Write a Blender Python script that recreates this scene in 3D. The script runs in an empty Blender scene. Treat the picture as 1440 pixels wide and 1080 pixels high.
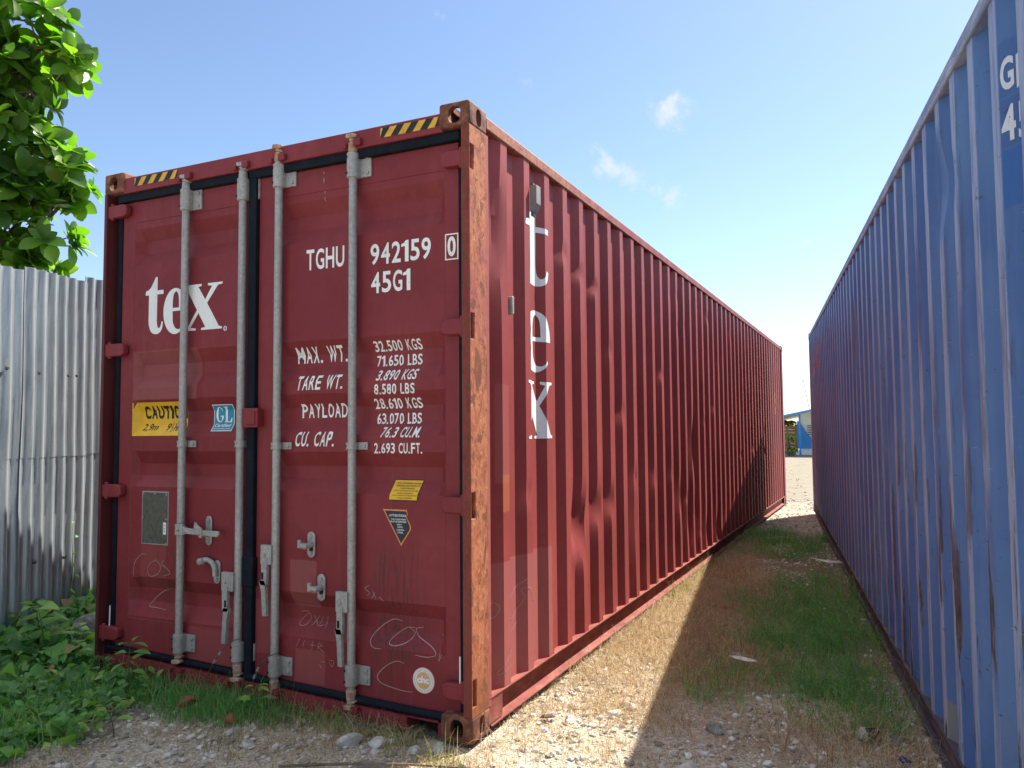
import bpy, bmesh, math, random
import numpy as np
from mathutils import Matrix, Vector
random.seed(7)
RNG = np.random.default_rng(11)
SC = bpy.context.scene
COL = SC.collection
PI = math.pi

# ------------------------------------------------------------------ camera
cam_d = bpy.data.cameras.new("camera")
cam = bpy.data.objects.new("camera", cam_d)
COL.objects.link(cam)
CAM = Vector((1.672, -3.111, 1.372))
YAW, PIT, ROL = math.radians(25.238), math.radians(3.414), math.radians(-0.474)
cam.matrix_world = (Matrix.Translation(CAM) @ Matrix.Rotation(YAW, 4, 'Z')
                    @ Matrix.Rotation(PI / 2 + PIT, 4, 'X') @ Matrix.Rotation(ROL, 4, 'Z'))
cam_d.sensor_width = 36.0
cam_d.lens = 27.73
cam_d.clip_start = 0.05
cam_d.clip_end = 6000
SC.camera = cam

# ------------------------------------------------------------------ light
SUN = Vector((0.290, 0.550, 0.783)).normalized()
EL = math.asin(SUN.z)
AZ = math.atan2(SUN.x, SUN.y)            # from +y towards +x
SUN_STRENGTH, SKY_STRENGTH, EXPOSURE = 5.0, 0.085, 1.36
sd = bpy.data.lights.new("sun", 'SUN')
sd.energy = SUN_STRENGTH
sd.angle = math.radians(0.53)
sd.color = (1.0, 0.95, 0.86)
so = bpy.data.objects.new("sun", sd)
COL.objects.link(so)
so.rotation_euler = SUN.to_track_quat('Z', 'Y').to_euler()
so.location = (20, 35, 50)

SC.view_settings.view_transform = 'Standard'
SC.view_settings.look = 'None'
SC.view_settings.exposure = EXPOSURE
SC.view_settings.gamma = 1.0
SC.view_settings.use_curve_mapping = False


# ------------------------------------------------------------------ node helper
class NT:
    def __init__(s, tree):
        s.t = tree
        s.n = tree.nodes
        s.l = tree.links

    def put(s, sock, v):
        if v is None:
            return
        if isinstance(v, bpy.types.NodeSocket):
            s.l.new(v, sock)
        else:
            if sock.type == 'RGBA' and not hasattr(v, '__len__'):
                v = (v, v, v, 1)
            if sock.type == 'RGBA' and len(v) == 3:
                v = (*v, 1)
            sock.default_value = v

    def m(s, op, a, b=None, c=None, clamp=False):
        n = s.n.new('ShaderNodeMath')
        n.operation = op
        n.use_clamp = clamp
        s.put(n.inputs[0], a)
        s.put(n.inputs[1], b)
        s.put(n.inputs[2], c)
        return n.outputs[0]

    def v(s, op, a, b=None):
        n = s.n.new('ShaderNodeVectorMath')
        n.operation = op
        s.put(n.inputs[0], a)
        if b is not None:
            s.put(n.inputs[1], b)
        return n.outputs['Value'] if op in ('DOT_PRODUCT', 'LENGTH', 'DISTANCE') else n.outputs[0]

    def scale(s, vec, sc):
        return s.v('MULTIPLY', vec, sc)

    def sep(s, vec):
        n = s.n.new('ShaderNodeSeparateXYZ')
        s.put(n.inputs[0], vec)
        return n.outputs

    def noise(s, vec, scale=5, detail=4, rough=0.55, dist=0.0, out=0):
        n = s.n.new('ShaderNodeTexNoise')
        s.put(n.inputs['Vector'], vec)
        n.inputs['Scale'].default_value = scale
        n.inputs['Detail'].default_value = detail
        n.inputs['Roughness'].default_value = rough
        n.inputs['Distortion'].default_value = dist
        return n.outputs[out]

    def voro(s, vec, scale=5, feat='F1', out='Distance'):
        n = s.n.new('ShaderNodeTexVoronoi')
        n.feature = feat
        s.put(n.inputs['Vector'], vec)
        n.inputs['Scale'].default_value = scale
        return n.outputs[out]

    def step(s, x, lo, hi):
        n = s.n.new('ShaderNodeMapRange')
        n.interpolation_type = 'SMOOTHSTEP'
        s.put(n.inputs['Value'], x)
        n.inputs['From Min'].default_value = lo
        n.inputs['From Max'].default_value = hi
        return n.outputs[0]

    def mix(s, f, a, b, mode='MIX'):
        n = s.n.new('ShaderNodeMix')
        n.data_type = 'RGBA'
        n.blend_type = mode
        n.clamp_factor = True
        s.put(n.inputs[0], f)
        s.put(n.inputs[6], a)
        s.put(n.inputs[7], b)
        return n.outputs[2]

    def ramp(s, f, stops):
        n = s.n.new('ShaderNodeValToRGB')
        s.put(n.inputs[0], f)
        e = n.color_ramp.elements
        while len(e) < len(stops):
            e.new(0.5)
        for el, (p, c) in zip(e, stops):
            el.position = p
            el.color = (*c, 1)
        return n.outputs[0]

    def obj(s):
        return s.n.new('ShaderNodeTexCoord').outputs['Object']

    def attr(s, name):
        n = s.n.new('ShaderNodeAttribute')
        n.attribute_name = name
        return n.outputs['Fac']

    def bump(s, h, strength=0.3, dist=0.01):
        n = s.n.new('ShaderNodeBump')
        n.inputs['Strength'].default_value = strength
        n.inputs['Distance'].default_value = dist
        s.put(n.inputs['Height'], h)
        return n.outputs[0]

    def boxmask(s, c, axes, lo, hi, soft=0.004, wob=None):
        """soft rectangle in object space along two named axes"""
        out = None
        for ax, a, b in zip(axes, lo, hi):
            x = c['XYZ'.index(ax)]
            if wob is not None:
                x = s.m('ADD', x, wob)
            k = s.m('MULTIPLY', s.step(x, a - soft, a + soft), s.m('SUBTRACT', 1.0, s.step(x, b - soft, b + soft)))
            out = k if out is None else s.m('MULTIPLY', out, k)
        return out


def material(name, fn, rough=0.6, metal=0.0, spec=0.5):
    m = bpy.data.materials.new(name)
    m.use_nodes = True
    t = NT(m.node_tree)
    p = t.n['Principled BSDF']
    p.inputs['Roughness'].default_value = rough
    p.inputs['Metallic'].default_value = metal
    p.inputs['Specular IOR Level'].default_value = spec
    r = fn(t, p)
    if r is not None:
        t.put(p.inputs['Base Color'], r)
    return m


# ------------------------------------------------------------------ world
W = bpy.data.worlds.new("World")
SC.world = W
W.use_nodes = True
wt = NT(W.node_tree)
bg = wt.n['Background']
sky = wt.n.new('ShaderNodeTexSky')
sky.sky_type = 'NISHITA'
sky.sun_disc = False
sky.sun_elevation = EL
sky.sun_rotation = AZ
sky.altitude = 0
sky.air_density = 0.9
sky.dust_density = 0.5
sky.ozone_density = 2.0
skc = sky.outputs[0]
dirv = wt.n.new('ShaderNodeTexCoord').outputs['Generated']
RC = cam.matrix_world.to_3x3()


def cloud_dir(az_deg, el_deg):           # azimuth from +y towards +x
    a, e = math.radians(az_deg), math.radians(el_deg)
    return Vector((math.sin(a) * math.cos(e), math.cos(a) * math.cos(e), math.sin(e)))


# azimuth, elevation, half width, half height, tilt, strength
CLOUDS = [(-13.3, 21.9, 2.6, 1.9, -0.2, 1.0), (-17.0, 18.2, 4.2, 1.6, -0.25, .95), (-13.5, 16.4, 2.2, 1.6, .5, .6),
          (-11.2, 18.7, 1.3, 1.2, 0.0, .45), (-6.6, 13.3, 1.3, .8, 0.3, .6), (-4.4, 12.6, 1.3, .5, 0.3, .6),
          (-19.0, 20.0, 1.4, .9, -0.5, .4), (-6.0, 7.6, 2.0, .7, 0.0, .55), (-5.0, 3.2, 2.2, .8, 0.0, .3),
          (-30.0, 28.5, 2.2, 1.2, -0.3, .25), (-20.5, 15.8, 1.8, .9, .6, .4), (-15.0, 20.2, 1.5, .8, .4, .35), (-8.5, 10.2, 1.2, .5, .2, .4), (-24, 24.5, 2.0, .8, -.4, .28)]
nz = wt.noise(wt.scale(dirv, (1, 1, 1.25)), 22, 9, 0.68, 0.6)
nz2 = wt.noise(dirv, 70, 5, 0.6, 0.2)
nn = wt.m('ADD', wt.m('MULTIPLY', nz, .75), wt.m('MULTIPLY', nz2, .25))
tot = None
for az, el, hw, hh, tilt, st in CLOUDS:
    c = cloud_dir(az, el)
    right = Vector((math.cos(math.radians(az)), -math.sin(math.radians(az)), 0))
    up = right.cross(c)
    up = -up if up.z < 0 else up
    r2 = right * math.cos(tilt) + up * math.sin(tilt)
    u2 = -right * math.sin(tilt) + up * math.cos(tilt)
    d = wt.v('SUBTRACT', dirv, tuple(c))
    a = wt.v('DOT_PRODUCT', d, tuple(r2 / math.radians(hw)))
    b = wt.v('DOT_PRODUCT', d, tuple(u2 / math.radians(hh)))
    rr = wt.m('SQRT', wt.m('ADD', wt.m('MULTIPLY', a, a), wt.m('MULTIPLY', b, b)))
    k = wt.m('MULTIPLY', wt.m('SUBTRACT', 1.0, rr, clamp=True), st)
    tot = k if tot is None else wt.m('ADD', tot, k)
cl = wt.step(wt.m('ADD', wt.m('MULTIPLY', tot, 0.42), wt.m('MULTIPLY', nn, 1.25)), 0.74, 1.12)
cl = wt.m('MULTIPLY', cl, wt.step(tot, 0.0, 0.25))
skc = wt.mix(wt.m('MULTIPLY', cl, .85), skc, (4.4, 4.5, 4.6))
# unseen bright clouds added high overhead to fill the shade
hi = wt.noise(wt.scale(dirv, (1, 1, .6)), 3.2, 6, .58, .2)
hi = wt.m('MULTIPLY', wt.step(hi, .44, .56), wt.step(wt.sep(dirv)[2], .62, .76))
skc = wt.mix(hi, skc, (9.6, 9.5, 9.3))
wt.put(bg.inputs[0], skc)
bg.inputs[1].default_value = SKY_STRENGTH


# ------------------------------------------------------------------ mesh helpers
class MB:
    """collects faces (with a material slot each); build() links them as ONE mesh object"""

    def __init__(s):
        s.v = []
        s.f = []
        s.mi = []

    def add(s, vs, fs, mi=0):
        o = len(s.v)
        s.v += [tuple(p) for p in vs]
        s.f += [tuple(i + o for i in f) for f in fs]
        s.mi += [mi] * len(fs)
        return s

    def box(s, x0, x1, y0, y1, z0, z1, mi=0, M=None):
        x0, x1 = min(x0, x1), max(x0, x1)
        y0, y1 = min(y0, y1), max(y0, y1)
        vs = [(x, y, z) for z in (z0, z1) for y in (y0, y1) for x in (x0, x1)]
        if M is not None:
            vs = [M @ Vector(p) for p in vs]
        return s.add(vs, [(0, 2, 3, 1), (4, 5, 7, 6), (0, 1, 5, 4), (2, 6, 7, 3), (0, 4, 6, 2), (1, 3, 7, 5)], mi)

    def tube(s, pts, r, n=10, mi=0, cap=True):
        """swept tube, r scalar or one per point"""
        pts = [Vector(p) for p in pts]
        rs = r if hasattr(r, '__len__') else [r] * len(pts)
        prev = None
        vs = []
        for i, p in enumerate(pts):
            a = pts[max(i - 1, 0)]
            b = pts[min(i + 1, len(pts) - 1)]
            t = (b - a).normalized()
            if prev is None:
                ref = Vector((0, 0, 1)) if abs(t.z) < .9 else Vector((1, 0, 0))
                x = t.cross(ref).normalized()
            else:
                x = (prev - t * prev.dot(t)).normalized()
            prev = x
            y = t.cross(x)
            for k in range(n):
                an = 2 * PI * k / n
                vs.append(p + (x * math.cos(an) + y * math.sin(an)) * rs[i])
        fs = []
        for i in range(len(pts) - 1):
            for k in range(n):
                fs.append((i * n + k, i * n + (k + 1) % n, (i + 1) * n + (k + 1) % n, (i + 1) * n + k))
        if cap:
            fs.append(tuple(range(n))[::-1])
            fs.append(tuple(range((len(pts) - 1) * n, len(pts) * n)))
        return s.add(vs, fs, mi)

    def prism(s, poly, y0, y1, mi=0, f=None):
        """poly in (a,b); extruded along y; f maps (a,y,b)->xyz"""
        f = f or (lambda a, y, b: (a, y, b))
        n = len(poly)
        vs = [f(a, y0, b) for a, b in poly] + [f(a, y1, b) for a, b in poly]
        fs = [tuple(range(n)), tuple(range(n, 2 * n))[::-1]]
        fs += [(i, i + n, (i + 1) % n + n, (i + 1) % n) for i in range(n)]
        return s.add(vs, fs, mi)

    def build(s, name, mats, parent=None, bevel=0, smooth=35, normals=True, seg=2):
        me = bpy.data.meshes.new(name)
        me.from_pydata(s.v, [], s.f)
        return finish(name, me, mats, parent, bevel, smooth, normals, s.mi, seg)


def finish(name, me, mats, parent=None, bevel=0, smooth=35, normals=True, mi=None, seg=2):
    for m in (mats if isinstance(mats, (list, tuple)) else [mats]):
        me.materials.append(m)
    if mi is not None and len(mi) == len(me.polygons):
        me.polygons.foreach_set('material_index', mi)
    if normals:
        bm = bmesh.new()
        bm.from_mesh(me)
        bmesh.ops.recalc_face_normals(bm, faces=bm.faces)
        bm.to_mesh(me)
        bm.free()
    if smooth:
        me.polygons.foreach_set('use_smooth', [True] * len(me.polygons))
        me.set_sharp_from_angle(angle=math.radians(smooth))
    me.update()
    o = bpy.data.objects.new(name, me)
    COL.objects.link(o)
    if bevel:
        b = o.modifiers.new('bevel', 'BEVEL')
        b.width = bevel
        b.segments = seg
        b.limit_method = 'ANGLE'
        b.angle_limit = math.radians(40)
    if parent is not None:
        o.parent = parent
        if parent.type != 'EMPTY' or not parent.get('local_children'):
            o.matrix_parent_inverse = parent.matrix_basis.inverted() if parent.parent is None else Matrix()
    return o


def thing(name, label, cat, loc=(0, 0, 0), group=None):
    o = bpy.data.objects.new(name, None)
    o.empty_display_size = 0.2
    COL.objects.link(o)
    o.location = loc
    o.matrix_basis = Matrix.Translation(loc)
    o['label'] = label
    o['category'] = cat
    if group:
        o['group'] = group
    return o


def tag(o, label, cat, group=None):
    o['label'] = label
    o['category'] = cat
    if group:
        o['group'] = group
    return o


def boolean(me_a, cutters):
    """difference of a mesh with other meshes, evaluated without operators"""
    a = bpy.data.objects.new('tmp', me_a)
    COL.objects.link(a)
    tmp = [a]
    for c in cutters:
        b = bpy.data.objects.new('tmp', c)
        COL.objects.link(b)
        tmp.append(b)
        md = a.modifiers.new('b', 'BOOLEAN')
        md.operation = 'DIFFERENCE'
        md.object = b
        md.solver = 'EXACT'
    dg = bpy.context.evaluated_depsgraph_get()
    dg.update()
    out = bpy.data.meshes.new_from_object(a.evaluated_get(dg))
    for o in tmp:
        bpy.data.objects.remove(o)
    return out


def raw(mb):
    me = bpy.data.meshes.new('raw')
    me.from_pydata(mb.v, [], mb.f)
    bm = bmesh.new()
    bm.from_mesh(me)
    bmesh.ops.recalc_face_normals(bm, faces=bm.faces)
    bm.to_mesh(me)
    bm.free()
    return me


def curve_mesh(cu):
    o = bpy.data.objects.new('tmp', cu)
    COL.objects.link(o)
    dg = bpy.context.evaluated_depsgraph_get()
    dg.update()
    me = bpy.data.meshes.new_from_object(o.evaluated_get(dg))
    bpy.data.objects.remove(o)
    vs = np.array([v.co[:2] for v in me.vertices])
    fs = [tuple(p.vertices) for p in me.polygons]
    bpy.data.meshes.remove(me)
    return vs, fs


def text2d(body, x0, x1, z0, z1, shear=0.0, bold=0.02):
    """built-in font, fitted to the box x0..x1, z0..z1"""
    cu = bpy.data.curves.new('txt', 'FONT')
    cu.body = body
    cu.shear = shear
    cu.offset = bold
    cu.resolution_u = 4
    cu.fill_mode = 'FRONT'
    vs, fs = curve_mesh(cu)
    lo, hi = vs.min(0), vs.max(0)
    vs = (vs - lo) / (hi - lo)
    return vs * np.array([x1 - x0, z1 - z0]) + np.array([x0, z0]), fs


_CELL = {' ': .55, '.': .42, ',': .42, '1': .66, 'I': .40, 'M': 1.3, 'W': 1.4, 'T': .95, 'L': .88}


def text_line(body, x0, x1, z0, z1, shear=0.0, bold=.024, gap=.20):
    """narrow stencil capitals set one by one in even cells"""
    tot_ = sum(_CELL.get(c, 1.0) for c in body) + gap * (len(body) - 1)
    k = (x1 - x0) / tot_
    h = z1 - z0
    x = x0
    V, F = [], []
    for c in body:
        w = _CELL.get(c, 1.0) * k
        if c in '.,':
            d = min(w, .2 * h) * .8
            v = np.array([(x, z0), (x + d, z0), (x + d, z0 + .17 * h), (x, z0 + .17 * h)])
            if c == ',':
                v[0] += (-.1 * h * .4, -.10 * h)
            f = [(0, 1, 2, 3)]
        elif c == '1':
            t_ = .20 * h
            v = np.array([(x + w - t_, z0), (x + w, z0), (x + w, z1), (x + w - t_ * .75, z1), (x + w - t_ * 1.25, z1 - .12 * h), (x + w - t_ * 2.0, z1 - .17 * h), (x + w - t_ * 2.0, z1 - .30 * h), (x + w - t_, z1 - .27 * h)])
            f = [tuple(range(8))]
        elif c == ' ':
            x += w + gap * k
            continue
        else:
            v, f = text2d(c, x, x + w, z0, z1, 0, bold)
        o = sum(len(q) for q in V)
        V.append(np.array(v))
        F += [tuple(i + o for i in q) for q in f]
        x += w + gap * k
    V = np.concatenate(V)
    V[:, 0] += shear * (V[:, 1] - z0)
    return V, F


def fill2d(loops):
    """closed outlines (outer ones and holes) filled as one flat figure"""
    cu = bpy.data.curves.new('fill', 'CURVE')
    cu.dimensions = '2D'
    cu.fill_mode = 'FRONT'
    for lp in loops:
        sp = cu.splines.new('POLY')
        sp.points.add(len(lp) - 1)
        for p, (a, b) in zip(sp.points, lp):
            p.co = (a, b, 0, 1)
        sp.use_cyclic_u = True
    return curve_mesh(cu)


def arc(cx, cy, rx, ry, a0, a1, n=14):
    return [(cx + rx * math.cos(math.radians(a0 + (a1 - a0) * i / n)),
             cy + ry * math.sin(math.radians(a0 + (a1 - a0) * i / n))) for i in range(n + 1)]


def ribbon2d(pts, w):
    vs, fs = [], []
    P = [Vector(p) for p in pts]
    for i, p in enumerate(P):
        t = (P[min(i + 1, len(P) - 1)] - P[max(i - 1, 0)]).normalized()
        n = Vector((-t.y, t.x)) * w / 2 * (0.5 + 0.5 * math.sin(PI * (i + .6) / len(P)))
        vs += [tuple(p + n), tuple(p - n)]
    fs = [(2 * i, 2 * i + 1, 2 * i + 3, 2 * i + 2) for i in range(len(P) - 1)]
    return np.array(vs), fs


def spline(pts, n=8):
    """Catmull-Rom through 2-D points"""
    P = [Vector(p) for p in pts]
    P = [P[0] * 2 - P[1]] + P + [P[-1] * 2 - P[-2]]
    out = []
    for i in range(1, len(P) - 2):
        for k in range(n):
            t = k / n
            a, b, c, d = P[i - 1], P[i], P[i + 1], P[i + 2]
            out.append(0.5 * ((2 * b) + (c - a) * t + (2 * a - 5 * b + 4 * c - d) * t * t + (3 * b - a - 3 * c + d) * t ** 3))
    out.append(P[-2])
    return [tuple(p) for p in out]


def wrap(name, layers, surf, cuts_u, cuts_v, parent, lift=0.0014):
    """lays flat figures (vs, fs, material, layer) on a folded sheet: cut at the folds, then moved on to the sheet"""
    bm = bmesh.new()
    mats = []
    lay = bm.faces.layers.int.new('lay')
    for vs, fs, mat, level in layers:
        if mat not in mats:
            mats.append(mat)
        bv = [bm.verts.new((p[0], 0, p[1])) for p in vs]
        for f in fs:
            try:
                nf = bm.faces.new([bv[i] for i in f])
                nf.material_index = mats.index(mat)
                nf[lay] = level
            except ValueError:
                pass
    us = [v.co.x for v in bm.verts]
    ws = [v.co.z for v in bm.verts]
    for c, lo, hi, co, no in [(c, min(us), max(us), (c, 0, 0), (1, 0, 0)) for c in cuts_u] + \
                             [(c, min(ws), max(ws), (0, 0, c), (0, 0, 1)) for c in cuts_v]:
        if lo < c < hi:
            bmesh.ops.bisect_plane(bm, geom=bm.verts[:] + bm.edges[:] + bm.faces[:], plane_co=co, plane_no=no, dist=1e-6)
    for v in bm.verts:
        lv = max([f[lay] for f in v.link_faces] or [0])
        v.co = surf(v.co.x, v.co.z, lift * (lv + 1))
    me = bpy.data.meshes.new(name)
    bm.to_mesh(me)
    bm.free()
    return finish(name, me, mats, parent, smooth=0, normals=False)


# value noise for the terrain and for jitter
_G = RNG.random((256, 256))


def vnoise(x, y):
    xi = np.floor(x).astype(int)
    yi = np.floor(y).astype(int)
    fx, fy = x - xi, y - yi
    fx, fy = fx * fx * (3 - 2 * fx), fy * fy * (3 - 2 * fy)
    g = lambda a, b: _G[a % 256, b % 256]
    return ((g(xi, yi) * (1 - fx) + g(xi + 1, yi) * fx) * (1 - fy) + (g(xi, yi + 1) * (1 - fx) + g(xi + 1, yi + 1) * fx) * fy) - .5


def ground_z(x, y):
    x = np.asarray(x, float)
    y = np.asarray(y, float)
    near = np.clip((14 - y) / 4, 0, 1) * np.clip((y + 9) / 4, 0, 1) * np.clip((7 - np.abs(x)) / 3, 0, 1)
    slope = -0.0125 * np.clip(10.7 - y, 0, 12) * np.clip(x / 1.6, 0, 1) * near
    z = slope + near * (0.05 * vnoise(x * .9 + 7, y * .9) + 0.022 * vnoise(x * 4, y * 4 + 3) + 0.012 * vnoise(x * 13, y * 13))
    z = z + near * 0.05 * np.clip((-x - 2.2) / 1.0, 0, 1)
    # worn flat where the red container stands, so that its castings touch
    in_red = np.clip((x + 2.7) / .25, 0, 1) * np.clip((.25 - x) / .25, 0, 1) * np.clip((y + .3) / .3, 0, 1) * np.clip((12.5 - y) / .3, 0, 1)
    z = z * (1 - .8 * in_red) - 0.006 * in_red
    return z - 0.012


# ------------------------------------------------------------------ materials
def tinted(name, stops, rough=.7, transl=0.0, spec=.3, tcol=None):
    """foliage, grass, stones: the colour comes from a random number stored per leaf, blade or stone"""
    def fn(t, p):
        c = t.ramp(t.attr('tint'), stops)
        n = t.noise(t.obj(), 60, 3)
        c = t.mix(t.m('MULTIPLY', n, .35), c, t.mix(0.5, c, (0.02, 0.02, 0.01)))
        if transl:
            tr = t.n.new('ShaderNodeBsdfTranslucent')
            tc = t.mix(1.0, c, tcol or (1.5, 1.5, .6), 'MULTIPLY')
            t.put(tr.inputs[0], tc)
            ms = t.n.new('ShaderNodeMixShader')
            ms.inputs[0].default_value = transl
            t.l.new(p.outputs[0], ms.inputs[1])
            t.l.new(tr.outputs[0], ms.inputs[2])
            t.l.new(ms.outputs[0], t.n['Material Output'].inputs[0])
        return c
    return material(name, fn, rough, 0, spec)


RED = (0.174, 0.023, 0.028)
RED_PALE = (0.26, 0.050, 0.053)
RUST = (0.16, 0.055, 0.022)


def red_paint(name, patches=(), axes='XZ', rust=0.5, streaks=(), base=RED):
    def fn(t, p):
        o = t.obj()
        c = t.sep(o)
        big = t.noise(o, 1.3, 4, .6)
        fine = t.noise(o, 22, 5, .65)
        col = t.mix(t.step(big, .35, .7), base, tuple(k * 1.22 + .006 for k in base))
        col = t.mix(t.m('MULTIPLY', t.step(fine, .45, .75), .28), col, tuple(k * .72 for k in base))
        # faded film and runs down the sheet
        run = t.noise(t.scale(o, (9, 9, .7)), 2.2, 4, .6)
        col = t.mix(t.m('MULTIPLY', t.step(run, .5, .8), .30), col, RED_PALE)
        wob = t.m('MULTIPLY', t.m('SUBTRACT', t.noise(o, 14, 2), .5), .012)
        for lo, hi, k, pc in patches:
            col = t.mix(t.m('MULTIPLY', t.boxmask(c, axes, lo, hi, .003, wob), k), col, pc)
        for lo, hi, k in streaks:
            s1 = t.step(t.noise(t.scale(o, (26, 26, 2.0)), 2.5, 5, .7), .42, .68)
            col = t.mix(t.m('MULTIPLY', t.m('MULTIPLY', t.boxmask(c, axes, lo, hi, .07, wob), s1), k), col, (.045, .028, .022))
        # chips and rust specks
        sp = t.step(t.noise(o, 48, 6, .7), .68, .73)
        area = t.step(t.noise(o, 3.1, 3), .48, .62)
        rf = t.m('MULTIPLY', t.m('MULTIPLY', sp, area), rust)
        col = t.mix(rf, col, RUST)
        dust = t.step(t.noise(o, 120, 3), .62, .8)
        col = t.mix(t.m('MULTIPLY', dust, .10), col, (.42, .33, .28))
        t.put(p.inputs['Roughness'], t.m('ADD', .42, t.m('MULTIPLY', fine, .22)))
        h = t.m('ADD', t.m('MULTIPLY', t.noise(o, 2.1, 2), 1.0), t.m('MULTIPLY', fine, .03))
        t.put(p.inputs['Normal'], t.bump(h, .25, .02))
        return col
    return material(name, fn, .5, 0, .24)


M = {}
M['red'] = red_paint('red_paint', rust=.7)
M['red_leaf'] = red_paint('red_door_paint', patches=[
    ((-2.232, 1.565), (-1.735, 1.845), .45, (.30, .10, .095)),
    ((-2.14, .50), (-1.945, .752), .30, (.31, .085, .08)),
    ((-1.76, .155), (-1.42, .335), .32, (.31, .09, .085)),
    ((-1.07, .50), (-.905, .735), .38, (.33, .12, .105)),
    ((-1.03, .135), (-.845, .30), .30, (.33, .11, .10)),
    ((-1.295, .25), (-1.17, .52), .22, (.33, .10, .09))],
    streaks=[((-.56, .30), (-.30, .82), .75), ((-2.0, .2), (-1.86, .75), .6), ((-.57, .1), (-.42, .5), .6),
             ((-.93, .36), (-.86, .56), .5)], rust=.55)
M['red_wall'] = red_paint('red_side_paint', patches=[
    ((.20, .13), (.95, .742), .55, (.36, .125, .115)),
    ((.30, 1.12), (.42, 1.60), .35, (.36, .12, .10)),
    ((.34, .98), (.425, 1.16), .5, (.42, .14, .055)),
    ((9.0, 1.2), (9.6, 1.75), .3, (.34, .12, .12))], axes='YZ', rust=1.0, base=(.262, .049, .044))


def rusty_post_fn(t, p):
    o = t.obj()
    st = t.noise(t.scale(o, (2.6, 2.6, 1.9)), 6, 9, .72, .5)
    fl = t.noise(t.scale(o, (1.3, 1.3, .9)), 30, 7, .72, .4)
    col = t.ramp(st, [(.25, (.10, .032, .02)), (.42, (.29, .088, .043)), (.56, (.42, .155, .072)), (.72, (.35, .095, .065)), (.9, (.29, .074, .07))])
    col = t.mix(t.m('MULTIPLY', t.step(fl, .56, .62), .8), col, (.13, .045, .026))
    col = t.mix(t.m('MULTIPLY', t.step(t.noise(o, 34, 6, .7), .58, .64), .5), col, (.58, .33, .20))
    col = t.mix(t.m('MULTIPLY', t.step(t.noise(o, 1.7, 3), .5, .72), .45), col, (.34, .08, .075))
    zone = t.step(t.noise(t.scale(o, (2, 2, 1.1)), 1.6, 6, .68), .47, .60)
    col = t.mix(t.m('MULTIPLY', zone, .75), col, t.mix(t.step(fl, .45, .58), (.33, .085, .075), (.22, .06, .045)))
    scale_ = t.m('MULTIPLY', t.step(t.noise(t.scale(o, (1.5, 1.5, .8)), 7, 8, .72, .6), .55, .575), .85)
    col = t.mix(scale_, col, t.mix(fl, (.07, .028, .018), (.20, .075, .035)))
    foot = t.m('MULTIPLY', t.step(t.m('ADD', t.sep(o)[2], t.m('MULTIPLY', st, -.5)), .25, -.15), .7)
    col = t.mix(foot, col, (.20, .07, .032))
    # the rear edge and the door side keep more of their red paint
    c = t.sep(o)
    keep = t.m('MULTIPLY', t.step(t.m('ADD', c[1], t.m('MULTIPLY', st, .05)), .175, .205), .85)
    col = t.mix(keep, col, (.30, .085, .08))
    front = t.m('MULTIPLY', t.step(t.m('ADD', t.m('MULTIPLY', c[1], -1.0), t.m('MULTIPLY', fl, .02)), .0, .006), .85)
    col = t.mix(front, col, t.mix(t.step(fl, .48, .6), (.17, .035, .034), (.11, .042, .026)))
    t.put(p.inputs['Normal'], t.bump(t.m('ADD', st, fl), .5, .004))
    return col


M['rusty_post'] = material('rusty_orange_steel', rusty_post_fn, .82, 0, .2)


def rail_fn(t, p):
    o = t.obj()
    n = t.noise(t.scale(o, (3, .7, 3)), 9, 6, .7)
    edge = t.step(t.sep(o)[1], 3.4, 0.0)
    k = t.m('MULTIPLY', t.step(t.m('ADD', n, t.m('MULTIPLY', t.m('MULTIPLY', edge, t.step(t.sep(o)[2], 1.0, 2.0)), .22)), .55, .68), .85)
    base = t.mix(t.step(t.noise(o, 6, 4), .4, .7), (.22, .048, .048), (.30, .085, .08))
    col = t.mix(k, base, t.ramp(t.noise(o, 30, 5, .7), [(.3, (.15, .05, .025)), (.6, (.38, .15, .075))]))
    return col


M['rail'] = material('worn_rail_paint', rail_fn, .7, 0, .3)


def low_rail_fn(t, p):
    o = t.obj()
    n = t.noise(t.scale(o, (2, .8, 2)), 8, 7, .7)
    col = t.mix(t.step(n, .40, .62), (.19, .048, .040), (.27, .085, .065))
    rust = t.step(t.noise(t.scale(o, (2, 1, 2)), 16, 7, .75), .53, .60)
    col = t.mix(t.m('MULTIPLY', rust, .8), col, t.mix(n, (.08, .034, .024), (.24, .11, .065)))
    return t.mix(t.m('MULTIPLY', t.step(n, .6, .75), .4), col, (.34, .24, .18))


M['low_rail'] = material('grimy_rusted_rail', low_rail_fn, .8, 0, .2)


def cast_fn(t, p):
    o = t.obj()
    n = t.noise(o, 16, 6, .7)
    col = t.ramp(n, [(.3, (.05, .026, .02)), (.48, (.13, .05, .032)), (.62, (.25, .105, .06)), (.8, (.38, .2, .12))])
    t.put(p.inputs['Normal'], t.bump(t.noise(o, 45, 5), .4, .004))
    return col


M['cast'] = material('rusty_cast_steel', cast_fn, .8, 0, .25)


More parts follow.
